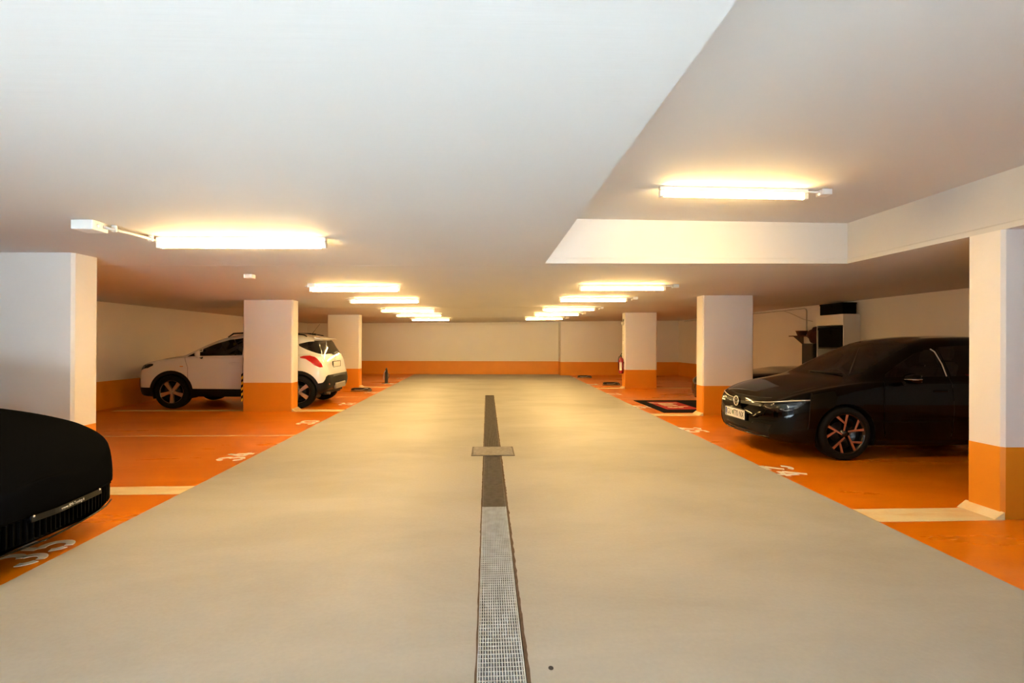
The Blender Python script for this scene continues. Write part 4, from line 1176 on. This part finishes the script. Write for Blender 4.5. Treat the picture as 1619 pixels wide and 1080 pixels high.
obj_keep('front_intake', it, 'black_plastic', root)
bvc = BVHTree.FromBMesh(body)
lip = carve(body, [(-.9, .05), (.9, .05), (.9, .20), (.78, .20), (.40, .160), (-.40, .160), (-.78, .20), (-.9, .20)], 'x', lambda c_: c_.x < .55)
obj_keep('front_lip', lip, 'gloss_black', root)
def nose_x(y, k=1.0):
    """plan curve of the nose at bumper height"""
    tab = [(0, -.04), (.36, 0), (.52, .03), (.65, .08), (.76, .16), (.83, .28), (.87, .45)]
    return pchip(tab)(abs(y))
bm = bmesh.new()
for i in range(39):
    y = -.70 + 1.40 * i / 38
    add_box(bm, (nose_x(y) + .035, y, .245), (.03, .006, .13))
so = obj('intake_slats', bm, 'black_box', root, kind='stuff')
bm = bmesh.new(); add_tube(bm, [(nose_x(y) + .004, y, .160 + .05 * abs(y) ** 2) for y in [-.66 + 1.32 * i / 24 for i in range(25)]], .006, 6); obj('lip_edge', bm, 'gloss_black', root)
# number plate holder with its strip of lettering
bm = bmesh.new(); Pn = [-.40 + .55 * i / 20 for i in range(21)]
rows = [[bm.verts.new((nose_x(y) + dx, y, z)) for y in Pn] for dx, z in ((-.042, .304), (-.042, .340), (-.015, .340), (-.015, .304))]
for r0, r1 in zip(rows, rows[1:] + rows[:1]):
    for i in range(20): bm.faces.new((r0[i], r0[i + 1], r1[i + 1], r1[i]))
for i in (0, 20): bm.faces.new([r[i] for r in rows])
ph = obj('plate_holder', bm, 'gloss_black', root)
bm = text_bm('www.BM-Tuning.it', .026, .0004)
for v in bm.verts:
    y = -.13 - v.co.x
    v.co = Vector((nose_x(y) - .0425 - v.co.z, y, .322 + v.co.y))
obj('lettering', bm, 'white_lens', ph)
for yy in (-.38, .135):
    bm = bmesh.new(); add_lathe(bm, [(0, -.004), (.006, -.003), (.007, .004)], 10, 'y')
    for v in bm.verts: v.co = Vector((nose_x(yy) - .042 + v.co.y, yy + v.co.x, .335 + v.co.z))
    obj('screw', bm, 'chrome', ph)
bm = bmesh.new(); add_prism(bm, [(.30, .17), (.50, .19), (.52, .30), (.30, .30)], .0, .006, 'x')
for v in bm.verts: v.co.x += nose_x(v.co.y) - .0
obj('tow_cover', bm, 'dark_cab', root)
bm = bmesh.new(); add_box(bm, (2.0, 0, .16), (3.4, 1.3, .05)); obj('underbody', bm, 'black_plastic', root)
hem = bmesh.new(); add_tube(hem, [(nose_x(y) - .004, y, .332 - .016 * (abs(y) / .7) ** 3) for y in [-.60 + 1.2 * i / 24 for i in range(25)]], .006, 6); obj('cover_hem', hem, 'cloth', root)
obj_keep('cover', body, 'cloth', root)

# ---------------------------------------------------------------- low black car mostly hidden behind the right pillar (bay 26)
root = thing('black_roadster', 'low black car mostly hidden between the pillar and the black hatchback', 'car', (4.50, 10.27, 0.0))
root.scale = (0.90, 0.95, 0.97)
T = [(0.00, .18, .40, .30, .46, .40, .45, .46, .40, .48, .28, .49),
     (0.06, .15, .60, .33, .68, .50, .64, .56, .55, .59, .38, .60),
     (0.20, .13, .74, .36, .80, .57, .76, .63, .65, .66, .46, .675),
     (0.50, .13, .81, .42, .86, .63, .82, .69, .70, .715, .50, .73),
     (1.00, .13, .83, .46, .875, .68, .84, .735, .73, .755, .53, .77),
     (1.60, .13, .83, .48, .88, .71, .84, .765, .75, .785, .56, .80),
     (1.75, .13, .83, .48, .88, .72, .84, .78, .76, .80, .62, .82),
     (2.00, .13, .83, .48, .88, .73, .84, .79, .76, .84, .56, .86),
     (2.40, .13, .83, .48, .88, .74, .84, .80, .76, .85, .53, .875),
     (2.85, .15, .83, .50, .87, .75, .83, .79, .74, .81, .56, .82),
     (3.12, .25, .70, .50, .78, .68, .72, .72, .62, .75, .5, .76)]
body = loft(T, dense([(0, .2, 8), (.2, 1.0, 8), (1.0, 3.12, 18)]), 4, 0.04, 0.03)
for x in (.80, 2.55):
    for cnd in (near(.5), far_(.5)): carve(body, circle(x, .31, .35, 26), 'y', cnd).free()
    for s in (-1, 1): liner(root, x, .31, .352, s * .85, s * .58)
    for s in (-1, 1):
        w_ = wheel_silver(root, 'wheel', (x, s * .75, .31), .31, .22, .21, .5)
        if s > 0: w_.rotation_euler = (0, 0, PI)
obj_keep('windscreen', carve(body, [(1.80, -.58), (1.76, 0), (1.80, .58), (1.98, .50), (2.0, 0), (1.98, -.50)], 'z', lambda c_: c_.z > .78), 'glass_dark', root)
for cnd in (near(.4), far_(.4)): obj_keep('side_window', carve(body, [(2.0, .805), (2.1, .83), (2.5, .83), (2.6, .805)], 'y', cnd), 'glass_dark', root)
for s in (-1, 1): obj_keep('headlamp', carve(body, [(s * .55, .50), (s * .78, .52), (s * .80, .60), (s * .60, .58)], 'x', lambda c_, s=s: c_.x < .5 and c_.y * s > .3), 'white_lens', root)
obj_keep('body', body, 'black_paint', root)

# ---------------------------------------------------------------- logo mat under that car
mt = thing('floor_mat', 'black floor mat with a red panel and cream lettering by the right pillar', 'mat', (0, 0, 0))
boxo('mat_sheet', (3.36, 9.34, 0.0), (4.95, 11.32, 0.010), 'mat_black', mt, 0.003, 1)
boxo('red_panel', (3.57, 9.74, 0.008), (4.24, 11.0, 0.012), 'mat_red', mt)
bm = text_bm("Jan's", .52, .0005, .02)
for v in bm.verts: v.co = Vector((3.90 + v.co.y * 1.15, 10.38 - v.co.x * 0.95, .0128 + v.co.z))
obj('lettering', bm, 'mat_text', mt)

# ---------------------------------------------------------------- fire extinguisher and notices on the third right pillar
PX = 3.99
fe = thing('fire_extinguisher', 'red fire extinguisher hanging on the far right pillar', 'fire extinguisher', (PX - .085, 14.40, 0.43))
bm = bmesh.new(); add_lathe(bm, [(0, 0), (.055, 0), (.070, .012), (.072, .03), (.072, .38), (.066, .42), (.045, .455), (.022, .47), (.022, .49), (0, .49)], 24, 'z'); obj('cylinder', bm, 'ext_red', fe)
bm = box_bm((-.018, -.03, .49), (.018, .03, .53), .005, 1); v_ = obj('valve', bm, 'steel_dk', fe)
bm = bmesh.new(); add_tube(bm, [(-.03, 0, .52), (.0, .0, .55), (.03, .02, .60)], .009, 8); obj('lever', bm, 'black_plastic', v_)
bm = bmesh.new(); add_tube(bm, [(-.02, -.02, .51), (-.07, -.03, .49), (-.088, -.03, .42), (-.086, -.03, .20), (-.082, -.03, .12)], .009, 8); obj('hose', bm, 'black_plastic', fe)
bm = bmesh.new()
n = 10
for i in range(n):
    a, b = math.radians(215 + 60 * i / n), math.radians(215 + 60 * (i + 1) / n)
    q = [bm.verts.new((.0735 * math.cos(t), .0735 * math.sin(t), z)) for t, z in ((a, .10), (b, .10), (b, .33), (a, .33))]; bm.faces.new(q)
obj('paper_label', bm, 'paper', fe)
bm = box_bm((.06, -.03, .30), (.086, .03, .34), .003, 1); obj('wall_bracket', bm, 'steel_dk', fe)
for nm, z0, z1, lab in (('notice_sheet', 1.34, 1.60, 'upper white notice sheet on the far right pillar'), ('notice_sheet', 1.06, 1.31, 'lower white notice sheet above the fire extinguisher')):
    t = thing(nm, lab, 'notice', (PX - .003, 14.46, (z0 + z1) / 2))
    boxo('sheet', (-.003, -.10, -(z1 - z0) / 2), (.002, .10, (z1 - z0) / 2), 'paper', t)
    bm = bmesh.new()
    for k in range(5): add_box(bm, (-.004, 0, (z1 - z0) / 2 - .04 - .042 * k), (.001, .15, .006))
    obj('print_lines', bm, 'ink', t, kind='stuff')
t = thing('alarm_beacon', 'small round white lamp near the top of the far right pillar', 'lamp', (PX - .002, 14.46, 1.90))
bm = bmesh.new(); add_lathe(bm, [(.06, 0), (.06, -.03), (.05, -.05), (.03, -.065), (0, -.07)], 20, 'y')
for v in bm.verts: v.co = Vector((v.co.y, v.co.x, v.co.z))
obj('dome', bm, 'white_lens', t)
boxo('base_plate', (-.012, -.05, .06), (.002, .05, .12), 'steel_dk', t)

# ---------------------------------------------------------------- parking bollards
def lock_folded(x, y, rz, lab):
    t = thing('parking_barrier', lab, 'parking barrier', (x, y, 0.0), rz, 'folding parking barriers')
    boxo('base_plate', (-.27, -.075, 0.0), (.27, .075, .012), 'steel_dk', t, .003, 1)
    bm = bmesh.new()
    P = [(-.25, .03), (-.25, .075), (-.20, .095), (.20, .095), (.25, .075), (.25, .03)]
    add_prism(bm, P, -.055, .055, 'y'); bmesh.ops.bevel(bm, geom=bm.edges[:], offset=.006, segments=1, affect='EDGES'); obj('folded_post', bm, 'dark_cab', t)
    bm = bmesh.new(); add_tube(bm, [(-.16, -.062, .05), (-.05, -.064, .045), (.05, -.064, .05), (.12, -.062, .075), (.20, -.06, .08)], .008, 6); obj('locking_arm', bm, 'steel', t)
    boxo('hinge', (.20, -.07, .01), (.27, .07, .06), 'steel_dk', t, .004, 1)
    return t
lock_folded(-3.36, 13.55, 0.0, 'folded flat parking barrier behind the white car')
lock_folded(3.88, 15.47, 0.05, 'folded flat parking barrier nearer the fire extinguisher pillar')
lock_folded(3.66, 18.65, -0.05, 'folded flat parking barrier nearest the end wall on the right')
t = thing('parking_barrier', 'upright raised parking barrier on the far left', 'parking barrier', (-3.20, 16.1, 0.0), 0.0, 'folding parking barriers')
boxo('base_plate', (-.14, -.07, 0.0), (.10, .07, .012), 'steel_dk', t, .003, 1)
bm = bmesh.new(); add_prism(bm, [(-.045, .01), (.045, .01), (.045, .14), (.035, .40), (.02, .46), (-.02, .46), (-.035, .40), (-.045, .14)], -.035, .035, 'y'); obj('post', bm, 'dark_cab', t)
bm = bmesh.new(); add_tube(bm, [(-.05, -.04, .12), (-.085, -.04, .16), (-.085, -.04, .24), (-.06, -.04, .34), (-.02, -.04, .42)], .010, 6); obj('folding_strut', bm, 'steel', t)
bm = bmesh.new(); add_tube(bm, [(.05, -.04, .16), (.085, -.04, .20), (.085, -.04, .28), (.055, -.04, .34)], .010, 6); obj('folding_strut', bm, 'steel_dk', t)
boxo('lock_cap', (-.018, -.03, .46), (.018, .03, .50), 'steel_dk', t, .004, 1)

# ---------------------------------------------------------------- storage against the right wall behind the hatchback
X0 = XR
sh = thing('shelf_unit', 'tall white shelf unit against the right wall behind the black hatchback', 'shelf', (X0 - .19, 10.56, 0.0))
hx, hy = .185, .42
boxo('back_panel', (hx - .012, -hy, 0), (hx, hy, 1.95), 'white_plastic', sh)
for s in (-1, 1): boxo('side_panel', (-hx, s * hy - .011, 0), (hx - .012, s * hy + .011, 1.95), 'white_plastic', sh)
boxo('header_panel', (-hx - .012, -hy - .011, 1.73), (-hx, hy + .011, 1.95), 'white_plastic', sh)
for z in (.10, .70, 1.22, 1.70, 1.94): boxo('shelf_board', (-hx + .02, -hy + .011, z), (hx - .012, hy - .011, z + .018), 'dark_cab' if z < 1.9 else 'white_plastic', sh)
def crate(lab, lo, hi, m='black_box'):
    ctr = ((lo[0] + hi[0]) / 2, (lo[1] + hi[1]) / 2, lo[2])
    t = thing('storage_crate', lab, 'crate', ctr)
    d = [(hi[i] - lo[i]) / 2 for i in range(2)]; h = hi[2] - lo[2]
    bm = bmesh.new()
    add_prism(bm, [(-d[0] * .94, -d[1] * .97), (d[0] * .94, -d[1] * .97), (d[0] * .94, d[1] * .97), (-d[0] * .94, d[1] * .97)], 0, h * .86, 'z'); obj('bin', bm, m, t)
    boxo('lid', (-d[0], -d[1], h * .86), (d[0], d[1], h), m, t, .006, 1)
    boxo('latch', (-d[0] - .008, -.04, h * .62), (-d[0], .04, h * .92), m, t)
crate('black crate on top of the white shelf unit', (7.50, 10.20, 1.962), (7.82, 10.94, 2.205))
crate('black crate on the upper board of the white shelf unit', (7.47, 10.17, 1.245), (7.81, 10.95, 1.685))
cb = thing('tool_cabinet', 'dark grey metal cabinet left of the white shelf unit', 'cabinet', (7.62, 11.22, 0.0))
boxo('body', (-.21, -.20, 0.03), (.22, .20, 1.33), 'dark_cab', cb, .006, 1)
boxo('door', (-.222, -.185, .06), (-.211, .185, 1.30), 'dark_cab', cb, .003, 1)
boxo('handle', (-.235, .12, .66), (-.222, .14, .78), 'steel', cb)
boxo('plinth', (-.19, -.18, 0.0), (.20, .18, .03), 'black_plastic', cb)
ws = thing('wall_shelf', 'brown wall shelf above the dark grey cabinet', 'shelf', (7.85, 11.62, 1.50))
boxo('board', (-.30, -.20, 0.0), (-.002, .55, .02), 'brown', ws)
for y in (-.1, .4):
    bm = bmesh.new(); add_prism(bm, [(-.26, 0.0), (-.005, 0.0), (-.005, -.20), (-.02, -.20)], y, y + .025, 'y'); obj('bracket', bm, 'steel_dk', ws)
bs = thing('wicker_basket', 'brown basket standing on the brown wall shelf', 'basket', (7.68, 11.85, 1.52))
bm = bmesh.new(); add_lathe(bm, [(.0, 0), (.09, 0), (.11, .05), (.13, .11), (.122, .11), (.10, .05), (.085, .01), (0, .01)], 24, 'z', smooth=False); obj('bowl', bm, 'brown', bs)
bm = bmesh.new(); add_tube(bm, [(.128 * math.cos(a), .128 * math.sin(a), .112) for a in [2 * PI * k / 24 for k in range(25)]], .009, 6, False); obj('rim', bm, 'brown', bs)
bg = thing('cloth_bundle', 'dark red cloth bundle slumped on top of the dark grey cabinet', 'cloth', (7.62, 11.20, 1.331))
bm = bmesh.new(); bmesh.ops.create_icosphere(bm, subdivisions=3, radius=1.0)
for v in bm.verts:
    n_ = 1 + .16 * math.sin(5 * v.co.x + 3 * v.co.y) * math.cos(4 * v.co.z + 2 * v.co.y) + .10 * math.sin(9 * v.co.y + 2)
    v.co = Vector((v.co.x * .17 * n_, v.co.y * .19 * n_, max(0, .17 + v.co.z * .19 * n_)))
obj('bundle', bm, 'redcloth', bg, True)
bm = bmesh.new(); add_tube(bm, [(-.1, -.10, .25), (-.04, -.02, .36), (.05, .05, .33), (.1, .1, .26)], .012, 6); obj('strap', bm, 'black_plastic', bg)
cdt = thing('wall_conduit', 'thin grey conduit along the top of the right wall dropping to a socket', 'conduit', (XR - .015, 11.9, 0))
bm = bmesh.new(); add_tube(bm, [(0, 7.6, 2.195), (0, .12, 2.195), (0, .03, 2.18), (0, 0, 2.13), (0, 0, 1.62)], .014, 8); obj('pipe', bm, 'grey_conduit', cdt)
bm = bmesh.new(); add_tube(bm, [(-.01, .95, 2.19), (-.02, .60, 2.10), (-.02, .10, 1.93), (-.015, -.25, 1.86)], .008, 6); obj('loose_cable', bm, 'grey_conduit', cdt)
boxo('socket', (-.03, -.04, 1.52), (.012, .04, 1.62), 'white_plastic', cdt, .005, 1)
wd = thing('wall_socket', 'small square outlet box on the left wall above the white car', 'socket', (XL, 15.1, 1.55))
boxo('plate', (0.0, -.06, -.06), (.012, .06, .06), 'wall', wd, .004, 1)
boxo('cover', (.010, -.045, -.04), (.02, .045, .045), 'wall', wd, .004, 1)
